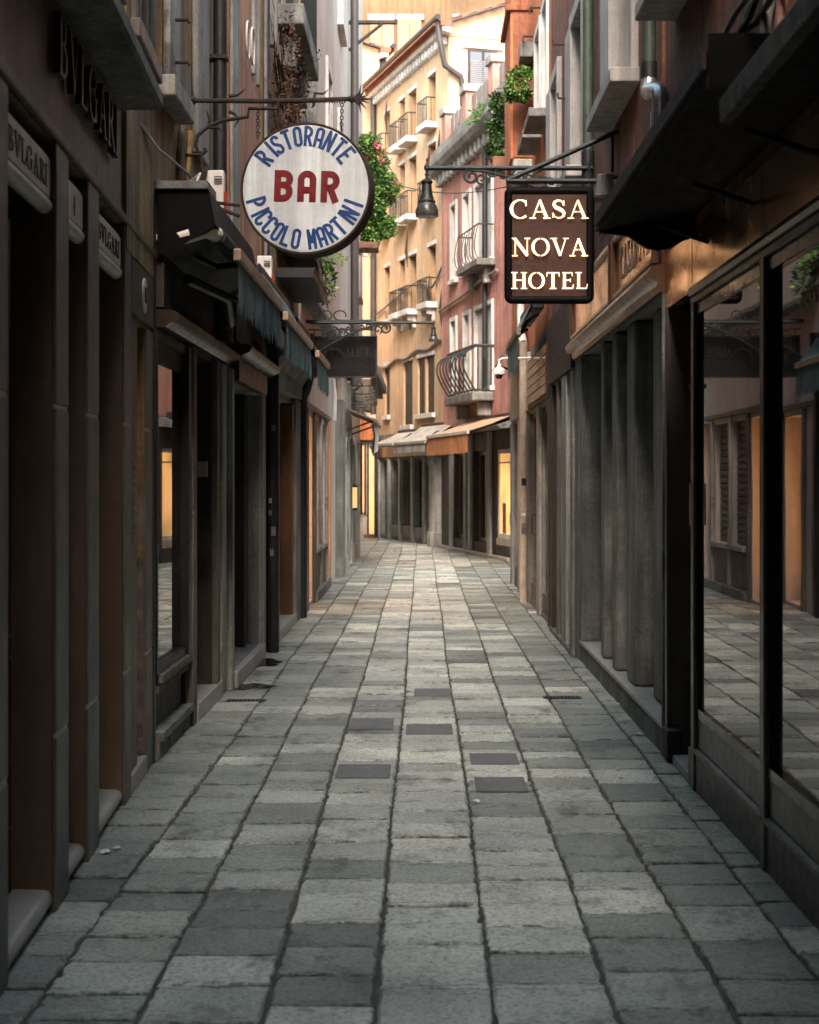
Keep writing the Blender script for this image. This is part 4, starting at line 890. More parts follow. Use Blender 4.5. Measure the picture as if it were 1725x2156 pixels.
MB(PF).prism([(.0, 9.67), (.26, 9.67), (.22, 9.95), (.0, 9.95)], 0, 9.5).build('parapet', 'grey_stone', D2)
for i, s in enumerate((.75, 3.0, 5.6, 7.6)):
    B(PF, 'terrace_pier', 'rose', D2, (s, s + .42, -.25, .16, 9.96, 10.65), bevel=.01)
    B(PF, 'pier_cap', 'istria', D2, (s - .06, s + .48, -.31, .22, 10.65, 10.83), bevel=.02)
    if i < 3:
        for k in range(8): B(PF, 'screen_slat', 'greymetal', D2, (s + .45 + k * (.225, .27, .19)[i], s + .45 + k * (.225, .27, .19)[i] + (.205, .25, .17)[i], -.02, .02 + .02 * (k % 2), 9.97, 10.55))
T(PF, 'drainpipe', 'black', D2, [(5.05, .1, 9.2), (5.05, .1, 2.9)], .06, 10)
T(PF, 'facade_cable', 'cable', D2, [(.0, .06, 5.95), (1.5, .06, 6.0), (3, .06, 6.05), (4.5, .08, 6.15), (6, .06, 6.2)], .04, 6)
bb = B(PF, 'balcony', 'grey_stone', D2, (pw[2][0] - .25, pw[2][1] + .25, .001, .42, 6.36, 6.5), bevel=.02)
railing(PF, pw[2][0] - .2, pw[2][1] + .2, .03, .38, 6.5, 7.25, 8, bb, bulge=.08)
for q in (pw[2][0], pw[2][1] - .15): MB(PF).slab([(q, 6.0), (q + .15, 6.0), (q + .15, 6.359), (q, 6.359)], .001, .2).build('corbel', 'istria', bb, bevel=.03)
bb = B(PF, 'balcony', 'grey_stone', D2, (pa(1003)[0] - 1.1, pw[2][1] + .15, .001, .5, 3.42, 3.62), bevel=.03)
s0, s1 = pa(1003)[0] - 1.05, pw[2][1] + .1
for i in range(9):
    s = s0 + (s1 - s0) * i / 8
    MB(PF).tube([(s, .40 + .3 * math.sin(math.pi * (1 - t) ** .65), 3.62 + .98 * t) for t in [k / 9 for k in range(10)]], .020, 6).build('baluster', 'iron', bb, smooth=True)
for i in range(4):
    for s in (s0, s1):
        MB(PF).tube([(s, .06 + i * .1, 3.62), (s, .06 + i * .1, 4.6)], .018, 6).build('baluster', 'iron', bb, smooth=True)
mb = MB(PF); mb.tube([(s0, .0, 4.62), (s0, .44, 4.62), (s1, .44, 4.62), (s1, .0, 4.62)], .035, 8).tube([(s0, .0, 3.66), (s0, .46, 3.66), (s1, .46, 3.66), (s1, .0, 3.66)], .022, 6); mb.build('rail', 'iron', bb)
for q in (s0 + .2, s1 - .4): MB(PF).slab([(q, 3.1), (q + .2, 3.1), (q + .2, 3.419), (q, 3.419)], .001, .3).build('corbel', 'istria', bb, bevel=.04)
# rose house ground floor
D2g = [(1.55, 2.65), (3.6, 4.95), (5.7, 7.8)]
facade(D2, PF, 0, 9.5, 0, 3.0, 'darkwood', [(a, b, .3, 2.35, .2) for a, b in D2g], thick=6, name='ground_floor_wall')
for i, (a, b) in enumerate(D2g):
    lit = i == 2
    w_ = window(D2, PF, a, b, .3 if not lit else .45, 2.35, .15 if not lit else .08, 'wood' if not lit else 'white_stone', 'lit' if lit else 'glass_soft', 1 if not lit else 0, 0, fw=.09)
    if lit: B(PF, 'window_notice', 'bar_paint', w_, (a + .9, a + 1.35, -.064, -.06, .75, 1.0)); B(PF, 'curtain_rail', 'wood', w_, (a + .1, b - .1, -.06, -.04, 2.05, 2.08)); B(PF, 'display_stand', 'wood', w_, (a + .35, a + .6, -.063, -.05, .55, 1.2))
    if lit: B(PF, 'lower_panel', 'cream', D2, (a, b, -.15, .0, 0, .448))
for a in (1.3, 2.85, 3.35, 5.2): B(PF, 'pier', 'istria', D2, (a - .12, a + .14, .001, .07, 0, 2.75), bevel=.012)
B(PF, 'door', 'darkwood', D2, (.75, 1.1, .001, .02, .1, 2.3))
MB(PF).prism([(.0, 2.78), (.5, 2.74), (.55, 2.80), (.0, 2.98)], 2.6, 8).build('rain_hood', 'grey_stone', D2)
B(PF, 'doorstep', 'step', D2, (.1, 7, .001, .10, 0, .07), bevel=.01)
# second and third yellow houses
YG = Fr(-1.3, 46.6, -.303, 1, 'L')
D3 = thing('corner_house', 'yellow house round the bend with a taller eaves line and lit entrance', 'building', YG.p(3, -.5, 0))
ops = [(a, a + .8, z, z + 1.5, .25) for a in (.9, 2.9, 4.9) for z in (4.0, 6.4, 8.9, 11.6)]
facade(D3, YG, 0, 8.5, 0, 14.2, 'yellow', ops, thick=9)
for o in ops:
    w_ = B(YG, 'window', 'yellow_reveal', D3, (o[0], o[1], -.28, -.22, o[2], o[3]))
    B(YG, 'lintel', 'white_stone', D3, (o[0] - .06, o[1] + .06, .001, .05, o[3], o[3] + .12)); B(YG, 'sill', 'white_stone', D3, (o[0] - .08, o[1] + .08, .001, .16, o[2] - .14, o[2] - .001))
for z in (6.4, 4.0):
    bb = B(YG, 'balcony', 'white_stone', D3, (.7, 1.9, .17, .5, z - .16, z - .001), bevel=.015); railing(YG, .74, 1.86, .03, .46, z, z + .8, 9, bb)
eaves(D3, YG, 0, 8.5, 14.2)
gable(D3, YG, 0, 14.2, 5, 1.1)
T(YG, 'drainpipe', 'brownpipe', D3, [(.1, .2, 14.4), (.1, .12, 13.9), (.1, .12, 0)], .085, 10)
D4 = thing('rear_yellow_house', 'tallest yellow house rising behind the other yellow roofs', 'building', (2, 58, 0))
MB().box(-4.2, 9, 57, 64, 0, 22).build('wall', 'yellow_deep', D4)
for a in (-3.3, -1.9, -.9, 1.2, 3.2):
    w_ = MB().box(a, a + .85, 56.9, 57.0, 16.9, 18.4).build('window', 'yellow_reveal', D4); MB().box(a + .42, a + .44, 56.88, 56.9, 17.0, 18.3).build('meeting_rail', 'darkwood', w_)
    MB().box(a - .1, a + .95, 56.88, 56.999, 18.41, 18.6).build('lintel', 'white_stone', D4)
MB().box(-4.5, 9.3, 56.5, 64.5, 22, 22.3).build('roof', 'tile', D4)
# lit entrance building facing the lane round the bend
D5 = thing('lit_corner_shop', 'glowing shop entrance at the far left bend beside the yellow house', 'shop', (-2.3, 45.6, 0))
MB().box(-6, -1.36, 45.7, 46.4, 0, 3.6).build('wall', 'cream', D5)
for a, b, z0, m in ((-1.90, -1.80, .75, 'lit'), (-1.77, -1.70, .75, 'lit'), (-1.56, -1.41, .12, 'lit')):
    f = MB().box(a - .05, a, 45.62, 45.699, z0 - .05, 2.75).box(b, b + .05, 45.62, 45.699, z0 - .05, 2.75).box(a, b, 45.62, 45.699, 2.7, 2.75).build('window_frame', 'darkwood', D5)
    MB().box(a, b, 45.66, 45.699, z0, 2.7).build('pane', m, f)
MB().box(-2.3, -1.38, 45.55, 45.698, 2.85, 3.5).build('fascia', 'orange', D5, bevel=.02)
MB().box(-1.7, -1.38, 45.4, 45.695, 0, .11).build('doorstep', 'wood', D5)
# outer walls behind so that no gap shows at the bend
D6 = thing('bend_house', 'shadowed house wall round the bend on the far left', 'building', (-6, 42, 0))
MB().box(-9, -6.2, 35, 60, 0, 12).build('wall', 'cream', D6)
for y in (37, 40, 43): MB().box(-6.2, -6.15, y, y + 1, 4, 5.6).build('window', 'shutter_dark', D6)
# ------------------------------------------------------------------ round bar sign on its wrought iron bracket
YS = 10.65
def bar_sign():
    c = pt(643, 396.5, YS); Rr = .452; yaw = rad(-6)
    t = thing('round_sign', 'round white sign with blue arched words and red BAR on wrought iron bracket', 'sign', c - Vector((0, 0, Rr)))
    nx = Vector((math.sin(yaw), -math.cos(yaw), 0)); rx = Vector((math.cos(yaw), math.sin(yaw), 0)); up = Vector((0, 0, 1))
    rol = rad(-2.2); rx2 = rx * math.cos(rol) + up * math.sin(rol); up2 = up * math.cos(rol) - rx * math.sin(rol)
    def disc(r0, prof, n=72):
        mb = MB(); k = 0
        for r, z in prof:
            for j in range(n):
                a = 2 * math.pi * j / n; mb.v.append(c + (rx * math.cos(a) + up * math.sin(a)) * r + nx * z)
        m = len(prof)
        for i in range(m - 1):
            for j in range(n): mb.f.append((i * n + j, i * n + (j + 1) % n, (i + 1) * n + (j + 1) % n, (i + 1) * n + j))
        mb.f.append(tuple(range(n))); mb.f.append(tuple((m - 1) * n + j for j in range(n)))
        return mb
    disc(Rr, [(Rr - .012, -.2), (Rr, -.19), (Rr, -.012), (Rr - .004, 0), (Rr - .016, 0), (Rr - .018, -.01)]).build('drum', 'rustiron', t, smooth=True)
    disc(Rr, [(Rr - .02, -.009), (Rr - .02, -.004), (Rr - .03, -.002)]).build('face', 'sign_white', t)
    def X0(o2): return basis(c + nx * .0 + rx2 * o2[0] + up2 * o2[1], rx2, up2, nx)
    big = sans(.60, .215)
    for i, ch in enumerate('BAR'):
        mb = MB(); x0 = (-.475 + i * .355) * Rr; k = .475 * Rr
        for j, s_ in enumerate(big[ch][0]): ribbon(mb, [(q[0] * k, q[1] * k, q[2] * k) for q in s_], X0((x0, -.205 * Rr)), .0015 + j * .0004, -.001)
        mb.build('letter', 'sign_red', t)
    f = sans(.44, .15); k = .31 * Rr
    def arch(word, a0, a1, r, outward):
        adv = [.36 if ch == ' ' else f[ch][1] + .17 for ch in word]; mid = [sum(adv[:i]) + adv[i] / 2 for i in range(len(adv))]
        for i, ch in enumerate(word):
            if ch == ' ': continue
            a = rad(a0 + (a1 - a0) * (mid[i] - mid[0]) / (mid[-1] - mid[0])); d = rx * math.cos(a) + up * math.sin(a); tn = rx * math.sin(a) - up * math.cos(a)
            if outward: yv, xv, base = d, tn, r
            else: yv, xv, base = -d, -tn, r
            o = c + d * base - xv * (f[ch][1] * k / 2)
            mb = MB()
            for j, s_ in enumerate(f[ch][0]): ribbon(mb, [(q[0] * k, q[1] * k, q[2] * k) for q in s_], basis(o, xv, yv, nx), .0015 + j * .0004, -.001)
            mb.build('letter', 'sign_blue', t)
    arch('RISTORANTE', 143, 38, .635 * Rr, True)
    arch('PICCOLO MARTINI', 195, 340, .925 * Rr, False)
    # bracket: rod, scrolls, arrow tip, chains, stay
    P = lambda u, v, dy=0: pt(u, v, YS + .1 + dy)
    mb = MB(); mb.tube([P(408, 211), P(560, 213), P(735, 208)], .016, 8, True)
    for i in range(60):
        a, b = i / 60, (i + .5) / 60
        mb.tube([P(410 + 320 * a, 211.5), P(410 + 320 * b, 211.5)], .0185 if i % 2 else .017, 6, True)
    mb.build('rod', 'rustiron', t)
    mb = MB()
    for an in (-62, -38, -15, 0, 15, 38, 62):
        L = 46 if an == 0 else 34
        mb.tube([P(744, 208), P(744 + L * .55 * math.cos(rad(an * .7)), 208 - L * .55 * math.sin(rad(an * .7))), P(744 + L * math.cos(rad(an)), 208 - L * math.sin(rad(an)))], [.012, .008, .001], 6, True)
    mb.tube([P(733, 208), P(742, 208), P(748, 208)], [.015, .03, .01], 8, True)
    mb.build('arrow_tip', 'rustiron', t)
    mb = MB()
    scroll = [(430, 312), (434, 318), (428, 323), (418, 320), (412, 306), (415, 288), (428, 274), (445, 263), (470, 253), (500, 249), (522, 246), (524, 228), (560, 228), (585, 229), (588, 208)]
    mb.tube([P(*q) for q in scroll], .013, 7, True)
    for q in ([(440, 270), (441, 250), (434, 230)], [(442, 268), (460, 268), (470, 280)], [(482, 235), (495, 240), (502, 252), (494, 268)], [(482, 202), (500, 200), (517, 187)], [(588, 208), (590, 200), (620, 195)], [(662, 208), (663, 196), (680, 197), (692, 189)], [(662, 210), (661, 222), (656, 227)]):
        mb.tube([P(*x) for x in q], [.013, .010, .003] if len(q) == 3 else [.012, .010, .008, .003], 6, True)
    mb.build('scrollwork', 'rustiron', t)
    mb = MB(); mb.tube([pt(405, 180, YS + .1), pt(405, 235, YS + .1)], [.003, .02], 6, True).tube([P(398, 211), P(412, 211)], .028, 8, True)
    mb.build('wall_fixing', 'rustiron', t)
    for (u0, v0, u1, v1) in ((543, 230, 543, 292), (721, 210, 719, 272)):
        n = 9
        for i in range(n):
            a = P(u0 + (u1 - u0) * i / n, v0 + (v1 - v0) * i / n); b = P(u0 + (u1 - u0) * (i + 1) / n, v0 + (v1 - v0) * (i + 1) / n)
            m_ = (a + b) / 2; h = (a - b).length * .62; sx = Vector((1, 0, 0)) if i % 2 else Vector((0, 1, 0))
            MB().tube([m_ + sx * .011 * math.cos(q) + Vector((0, 0, 1)) * h * math.sin(q) for q in [2 * math.pi * k / 8 for k in range(8)]], .0035, 5, True, True).build('chain_link', 'iron', t)
    MB().tube([P(410, 422), P(505, 432)], .012, 6, True).tube([P(410, 418), P(505, 455)], .012, 6, True).build('stay', 'rustiron', t)
bar_sign()
# ------------------------------------------------------------------ lit hotel sign
def hotel_sign():
    Y = 11.75; x0, z0 = pt(1062, 640, Y).x, pt(0, 640, Y).z; x1, z1 = pt(1251, 393, Y).x, pt(0, 393, Y).z
    t = thing('hotel_sign', 'brown hanging hotel sign with glowing cut letters in a black tube frame', 'sign', ((x0 + x1) / 2, Y, z0))
    r = .031; cr = .06; pts = []
    for cx, cz, a0 in ((x1 - cr, z1 - cr, 0), (x0 + cr, z1 - cr, 90), (x0 + cr, z0 + cr, 180), (x1 - cr, z0 + cr, 270)):
        for a in range(0, 91, 18): pts.append((cx + (cr - r) * math.cos(rad(a0 + a)), Y, cz + (cr - r) * math.sin(rad(a0 + a))))
    MB().tube(pts, r, 12, True, True).build('frame', 'jet', t, smooth=True)
    MB().box(x0 + .03, x1 - .03, Y - .012, Y + .05, z0 + .03, z1 - .03).build('panel', 'panel_brown', t)
    for word, v1_, v0_, ua, ub in (('CASA', 420, 460, 1074, 1238), ('NOVA', 501, 539, 1079, 1237), ('HOTEL', 573, 608, 1077, 1238)):
        Yl = Y - .036; a = pt(ua, v0_, Yl); wd = pt(ub, v0_, Yl).x - a.x; h = pt(ua, v1_, Yl).z - a.z
        mb = MB(); write(mb, word, SERIF, wd, h, basis(a, (1, 0, 0), (0, 0, 1), (0, -1, 0)), .003, .06 if word != 'HOTEL' else .08); mb.build('glowing_letters', 'letter_glow', t)
    P = lambda u, v: pt(u, v, Y)
    MB().tube([P(1066, 381), P(1258, 381)], .021, 10, True).tube([P(1066, 381), P(1290, 281), P(1345, 258)], .019, 10, True).build('bracket_arm', 'iron', t, smooth=True)
    MB().tube([P(1070, 381), P(1070, 397)], .014, 8, True).tube([P(1241, 340), P(1241, 397)], .013, 8, True).tube([P(1290, 281), P(1290, 362)], .012, 8, True).tube([P(1258, 381), P(1300, 372)], .012, 8, True).build('hanger', 'iron', t, smooth=True)
    # flood lamp box at the corner
    q = thing('flood_lamp', 'small grey box lamp fixed at the corner of the hotel sign', 'lamp', P(1270, 418))
    a, b = P(1252, 416), P(1296, 366)
    MB().add([(a.x, Y - .05, a.z), (b.x - .0, Y - .05, a.z + .02), (b.x - .03, Y - .05, b.z), (a.x + .015, Y - .05, b.z - .01), (a.x, Y + .12, a.z), (b.x, Y + .12, a.z + .02), (b.x - .03, Y + .12, b.z), (a.x + .015, Y + .12, b.z - .01)],
             [(0, 1, 2, 3), (4, 5, 6, 7), (0, 1, 5, 4), (1, 2, 6, 5), (2, 3, 7, 6), (3, 0, 4, 7)]).build('housing', 'greymetal', q, bevel=.008)
    MB().box(a.x - .01, b.x + .03, Y - .06, Y + .13, a.z - .012, a.z + .0).build('visor', 'black', q, bevel=.004)
    MB().tube([P(1285, 366), P(1305, 372), P(1316, 380), P(1330, 379)], .006, 6, True).build('lead', 'cable', q)
hotel_sign()
# ------------------------------------------------------------------ street lamps on scroll brackets
def street_lamp(label, Y, uv, ux, vx, R_, k, arm_end, mirror=1, rodr=.021):
    c = pt(uv[0], uv[1], Y); t = thing('street_lamp', label, 'street lamp', c, 'bell lamps over the lane')
    z = lambda f: f * k
    MB().lathe(c, [(R_ * .97, 0), (R_, z(.03)), (R_ * .98, z(.14)), (R_ * .80, z(.25)), (R_ * .66, z(.30))], 28).build('glass_bell', 'lampglass', t, smooth=True)
    MB().lathe(c, [(R_ * .72, z(.28)), (R_ * .74, z(.33)), (R_ * .62, z(.36)), (R_ * .60, z(.40)), (R_ * .50, z(.46)), (R_ * .40, z(.70)), (R_ * .52, z(.72)), (R_ * .52, z(.75)), (R_ * .34, z(.79)), (R_ * .14, z(.81)), (R_ * .14, z(.87)), (R_ * .22, z(.89)), (R_ * .12, z(.92)), (R_ * .14, z(.98)), (R_ * .24, z(1.0)), (R_ * .26, z(1.06)), (R_ * .12, z(1.12)), (R_ * .06, z(1.16)), (R_ * .1, z(1.2)), (.002, z(1.25))], 20).build('cap', 'iron', t, smooth=True)
    zr = c.z + z(1.03); e = arm_end
    MB().tube([(c.x, Y, zr), (e, Y, zr)], rodr, 10, True).build('arm', 'iron', t, smooth=True)
    L = e - c.x; mb = MB()
    def spiral(cx, cz, r0, turns, st, sgn=1, n=22):
        return [(cx + (r0 * (1 - .8 * i / n)) * math.cos(rad(st + sgn * turns * 360 * i / n)), Y, cz + (r0 * (1 - .8 * i / n)) * math.sin(rad(st + sgn * turns * 360 * i / n))) for i in range(n + 1)]
    s = abs(L); g = 1 if L > 0 else -1
    q = .24 if g > 0 else .36
    mb.tube([(c.x + g * s * (q + t_ * (1 - q)), Y, zr - .012 - .28 * s * t_ ** 1.7) for t_ in [i / 12 for i in range(13)]], .015, 6, True)
    for f, rr in ((q + .03, .05), (q + .16, .035), (q + .32, .045), (q + .45, .06)):
        cz = zr - .02 - .28 * s * max(0, (f - q) / (1 - q)) ** 1.7 * .5 - (rr if f < q + .1 else 0.0)
        mb.tube(spiral(c.x + g * s * f, cz, rr * s, 1.4, 90, g), .012, 6, True)
        mb.tube(spiral(c.x + g * s * (f + .06), cz - .02, rr * s * .7, 1.2, -60, -g), .010, 6, True)
    mb.build('scroll_bracket', 'iron', t)
    return t
street_lamp('dark green bell lamp hanging beside the hotel sign, nearer and larger', 13.3, (899, 456), 0, 0, .098, .40, 1.44)
lampB = street_lamp('small bell lamp farther down the lane on the left bracket', 20.2, (913, 719), 0, 0, .062, .235, -1.46, rodr=.018)
# ------------------------------------------------------------------ hanging black board under the far lamp
def board():
    Y = 20.4; a, b = pt(652, 795, Y), pt(794, 707, Y)
    t = thing('hanging_board', 'weathered black hanging shop board with faint raised letters under the far lamp', 'sign', ((a.x + b.x) / 2, Y, a.z))
    MB().box(a.x, b.x, Y, Y + .06, a.z, b.z).build('board', 'sign_board', t, bevel=.004)
    f = MB(); w_ = .018
    f.box(a.x - .004, b.x + .004, Y - .008, Y - .001, b.z - w_, b.z).box(a.x - .004, b.x + .004, Y - .008, Y - .001, a.z, a.z + w_).box(b.x - w_, b.x + .003, Y - .0075, Y - .001, a.z + w_, b.z - w_); f.build('edging', 'darkwood', t)
    o = pt(726, 752, Y); mb = MB(); write(mb, 'ALICE', SERIF, .33, .13, basis((o.x, Y - .001, o.z), (1, 0, 0), (0, 0, 1), (0, -1, 0)), .012, .14); mb.build('lettering', 'letter_dark', t)
    mb = MB(); cc = pt(703, 757, Y)
    ribbon(mb, [(x, y, .03) for x, y in arc(0, 0, .14, .14, 20, 200, 16)], basis((cc.x, Y - .001, cc.z), (1, 0, 0), (0, 0, 1), (0, -1, 0)), .01, 0); mb.build('arch_mark', 'letter_dark', t)
    mb = MB()
    for u in (662, 690, 718, 745): mb.tube([pt(u, 707, Y + .03), pt(u, 694, Y + .03)], .008, 5, True)
    mb.tube([pt(650, 694, Y + .03), pt(790, 694, Y + .03)], .010, 6, True); mb.build('hanger_rail', 'iron', t)
    MB().tube([pt(640, 677, Y + .03), pt(786, 676, Y + .03)], .022, 4, True).build('beam', 'iron', t)
    mb = MB()
    for u, s in ((688, -1), (714, 1)):
        mb.tube([pt(u + s * (2 + 13 * math.cos(rad(q))), 664 - 10 * math.sin(rad(q)), Y + .03) for q in range(-20, 300, 20)], .009, 6, True)
    mb.build('scroll', 'iron', t)
board()
# ------------------------------------------------------------------ awnings
def awning(fr, s0, s1, zw, oo, zo, vh, label, cloth='teal', bar='bar_paint', lap=60, fringe=.35, val=True, arms=True, cass='black', rise=.0, group=None, vcloth=None):
    t = thing('awning', label, 'awning', fr.p((s0 + s1) / 2, .1, zo - vh), group)
    B(fr, 'cassette', cass, t, (s0, s1, .06, .20, zw - .05, zw + .10), bevel=.015)
    mb = MB(fr); n = 10
    for i in range(n):
        f0, f1 = i / n, (i + 1) / n
        o0, o1 = .2 + (oo - .2) * f0, .2 + (oo - .2) * f1; sag = lambda f: -.02 * math.sin(math.pi * f)
        z0, z1 = zw + (zo - zw) * f0 + sag(f0), zw + (zo - zw) * f1 + sag(f1)
        mb.quad((s0 + .03, o0, z0 + .03), (s1 - .03, o0, z0 + .03), (s1 - .03, o1, z1 + .03), (s0 + .03, o1, z1 + .03))
        mb.quad((s0 + .03, o0, z0 + .024), (s1 - .03, o0, z0 + .024), (s1 - .03, o1, z1 + .024), (s0 + .03, o1, z1 + .024))
    mb.build('canopy_cloth', cloth, t, recalc=False)
    B(fr, 'front_bar', bar, t, (s0, s1, oo - .025, oo + .025, zo - .03, zo + .045), bevel=.008)
    if val:
        mb = MB(fr); n = lap; vs = []; off = len(mb.v)
        zb = []
        for i in range(n + 1):
            s = s0 + .02 + (s1 - s0 - .04) * i / n
            wv = .012 * math.sin(i * .55) + rnd.uniform(-.004, .004)
            cut = vh * (1 - fringe * (rnd.uniform(.35, 1.0) if i % 2 else rnd.uniform(0, .15)))
            mb.v += [fr.p(s, oo + .002, zo - .03), fr.p(s, oo + .004 + wv * .5, zo - .03 - vh * .5), fr.p(s, oo + .004 + wv, zo - .03 - cut)]
        for i in range(n):
            a = 3 * i; mb.f += [(a, a + 3, a + 4, a + 1), (a + 1, a + 4, a + 5, a + 2)]
        mb.build('valance', vcloth or cloth, t, recalc=False)
    if arms:
        for s in (s0 + .25, s1 - .25):
            T(fr, 'arm', 'black', t, [(s, .12, zw - .1), (s + .18, (oo + .1) / 2, zw - .16), (s, oo - .02, zo - .02)], .022, 6)
    return t
awning(L2, 9.72, 12.66, 3.24, .47, 3.09, .34, 'nearest teal fringed awning with tan bar over the black shop', group='teal fringed awnings on the left')
awning(L3, 13.15, 16.1, 3.42, .41, 3.07, .34, 'middle teal fringed awning on the coral house', group='teal fringed awnings on the left')
awning(L3, 17.1, 19.1, 3.38, .41, 3.07, .36, 'farthest, narrow teal fringed awning just before the black board', group='teal fringed awnings on the left', lap=36, fringe=.25)
q = thing('awning_housing', 'black awning housing with pale arm at the near end of the black shop', 'awning housing', L2.p(10, .2, 3.2))
B(L2, 'top_plate', 'grey_stone', q, (9.42, 9.80, .0, .33, 3.45, 3.50), bevel=.006)
MB(L2).prism([(.02, 3.449), (.33, 3.449), (.37, 3.24), (.30, 3.19), (.02, 3.05)], 9.45, 11.9).build('box', 'jet', q)
MB(L2).tube([(9.5, .02, 3.14), (9.5, .20, 3.19), (9.56, .30, 3.23), (9.7, .34, 3.22)], [.05, .055, .055, .05], 10).build('pale_arm', 'valance', q, smooth=True)
T(L2, 'roller', 'navy', q, [(9.7, .36, 3.21), (12.3, .40, 3.19)], .045, 12)
T(L2, 'folding_arm', 'black', q, [(10.0, .12, 2.98), (10.6, .30, 2.93), (11.6, .2, 2.86)], .035, 8)
T(L2, 'lead', 'plastic', q, [(9.5, .25, 3.51), (9.52, .27, 3.56), (9.6, .20, 3.53), (9.9, .12, 3.50)], .008, 6)
awning(RC, 18.3, 20.6, 3.75, .36, 3.42, .42, 'dark teal fringed awning on the right past the hotel sign', bar='greywood', lap=34, fringe=.35)
awning(YF, YF.at(896, 930, .95)[0], YF.at(829, 930, .95)[0], 3.05, .95, 2.62, .22, 'pale grey awning folded over the brown shop at the bend', cloth='grey_cloth', bar='grey_cloth', cass='darkwood', lap=46, fringe=.2)
awning(YF, YF.at(827, 930, 1.0)[0], YF.at(778, 930, 1.0)[0], 2.95, 1.0, 2.62, .05, 'pale grey awning on the far left of the brown shop', cloth='grey_cloth', bar='grey_cloth', cass='darkwood', lap=10, fringe=.05)
awning(PF, PF.at(899, 925, 1.1)[0], PF.at(986, 925, 1.1)[0], 2.98, 1.1, 2.66, .40, 'tan cloth awning with short valance coloured as lamp-lit before the rose house', cloth='tan_cloth', vcloth='lamplit_orange', bar='white_cloth', cass='darkwood', lap=40, fringe=.10)  # warm shop light from below is put into the valance colour
# tilted canopy and hanging cloth on the far left house
q = thing('tilted_canopy', 'grey tilted canopy roof with cables on the far left house', 'canopy', L6.p(29, .3, 3.1))
MB(L6).prism([(.02, 2.98), (.55, 2.76), (.57, 2.79), (.02, 3.0)], 28.3, 31.4).build('roof', 'greywood', q)
B(L6, 'front_edge', 'grey_stone', q, (28.3, 31.4, .54, .58, 2.73, 2.78))
for a in (28.6, 30.9): T(L6, 'brace', 'rustiron', q, [(a, .02, 2.6), (a, .5, 2.77)], .016, 6)
for i in range(4): T(L6, 'cable_loop', 'cable', q, [(28.4 + .1 * i, .05, 3.45), (28.5 + .1 * i, .22, 3.58 + .04 * i), (28.9, .30, 3.45), (29.3 + .1 * i, .12, 3.38)], .016, 6)
mb = MB(L6); n = 14
for i in range(n + 1):
    s = 30.2 + 1.1 * i / n; o = .45 + .05 * math.sin(i * 1.3)
    mb.v += [L6.p(s, o, 2.78), L6.p(s, o + .05, 2.55), L6.p(s, o + .02 + .04 * math.sin(i * .9), 2.2 + .06 * math.sin(i * 2.1))]
for i in range(n): mb.f += [(3 * i, 3 * i + 3, 3 * i + 4, 3 * i + 1), (3 * i + 1, 3 * i + 4, 3 * i + 5, 3 * i + 2)]
tag(mb.build('hanging_cloth', 'white_cloth', None, recalc=False, smooth=True), 'white cloth hanging under the tilted canopy on the far left', 'cloth')
# ------------------------------------------------------------------ black canopies on the right
q = thing('shop_canopy', 'black box canopy with scalloped end over the glass shop', 'canopy', RA.p(7, .3, 3.0))
MB(RA).prism([(.0, 3.14), (.52, 3.06), (.53, 3.09), (.53, 3.14), (.0, 3.26)], 5.3, 8.6).build('roof', 'jet', q)
ends = [(.0, 3.14), (.0, 3.03), (.06, 3.01), (.10, 2.985), (.14, 2.965), (.20, 2.955), (.26, 2.965), (.30, 2.99), (.36, 3.03), (.44, 3.045), (.52, 3.05), (.53, 3.10)]
MB(RA).prism(ends, 8.56, 8.60).build('end_panel', 'jet', q)
MB(RA).prism([(.525, 3.09), (.545, 3.09), (.548, 3.15), (.52, 3.155)], 5.3, 8.62).build('front_edge', 'rustiron', q)
for i in range(3): T(RA, 'bracket', 'rustiron', q, [(5.9 + i * 1.1, .01, 2.93), (5.9 + i * 1.1, .28, 3.02)], .014, 6)
B(RA, 'near_end', 'jet', q, (5.26, 5.3, .0, .53, 3.02, 3.2))
q = thing('plank_canopy', 'grey plank edged black canopy nearest the camera on the right', 'canopy', RA.p(4, .3, 2.9))
MB(RA).prism([(.0, 3.0), (.47, 2.93), (.47, 2.97), (.0, 3.1)], -2, 5.22).build('roof', 'jet', q)
MB(RA).prism([(.455, 2.89), (.495, 2.89), (.5, 2.97), (.46, 2.975)], -2, 5.24).build('plank', 'greywood', q, bevel=.004)
for i in range(4):
    cs = [(9.9 - .55 * k, .34 + .03 * math.sin(k * 1.3 + i) + .03 * (i % 2), 3.24 + .012 * k + .035 * math.sin(k * 2.1 + i * 1.7)) for k in range(10)]
    tag(T(RA, 'cable_run', ('cable', 'rustiron', 'cable_black', 'cable')[i], None, cs, .012, 6), ('twisted grey cable lying on the black canopy, outermost strand', 'rust coloured cable tangled along the black canopy', 'black cable tangled behind the canopy edge', 'second grey cable strand along the black canopy')[i], 'cable')
for i, s in enumerate((5.0, 5.25)):
    tag(T(RA, 'conduit_loop', 'pinkpipe' if i == 0 else 'cable', None, [(s, .2, 4.2), (s, .25, 3.5), (s + .03, .3, 3.2), (s + .1, .33, 3.12), (s + .16, .3, 3.3), (s + .18, .25, 3.6), (s + .18, .2, 4.2)], .022, 8), 'pink conduit looping down onto the plank canopy' if i == 0 else 'grey conduit loop beside the pink conduit', 'conduit')
q = thing('side_canopy', 'dark tilted board canopy past the hotel on the right wall', 'canopy', RC.p(23, .3, 3))
MB(RC).prism([(.04, 3.9), (.34, 3.42), (.37, 3.44), (.06, 3.94)], 21.9, 25.0).build('board', 'greywood', q)
for a in (22.1, 24.6): T(RC, 'brace', 'rustiron', q, [(a, .05, 3.4), (a, .3, 3.5)], .016, 6)
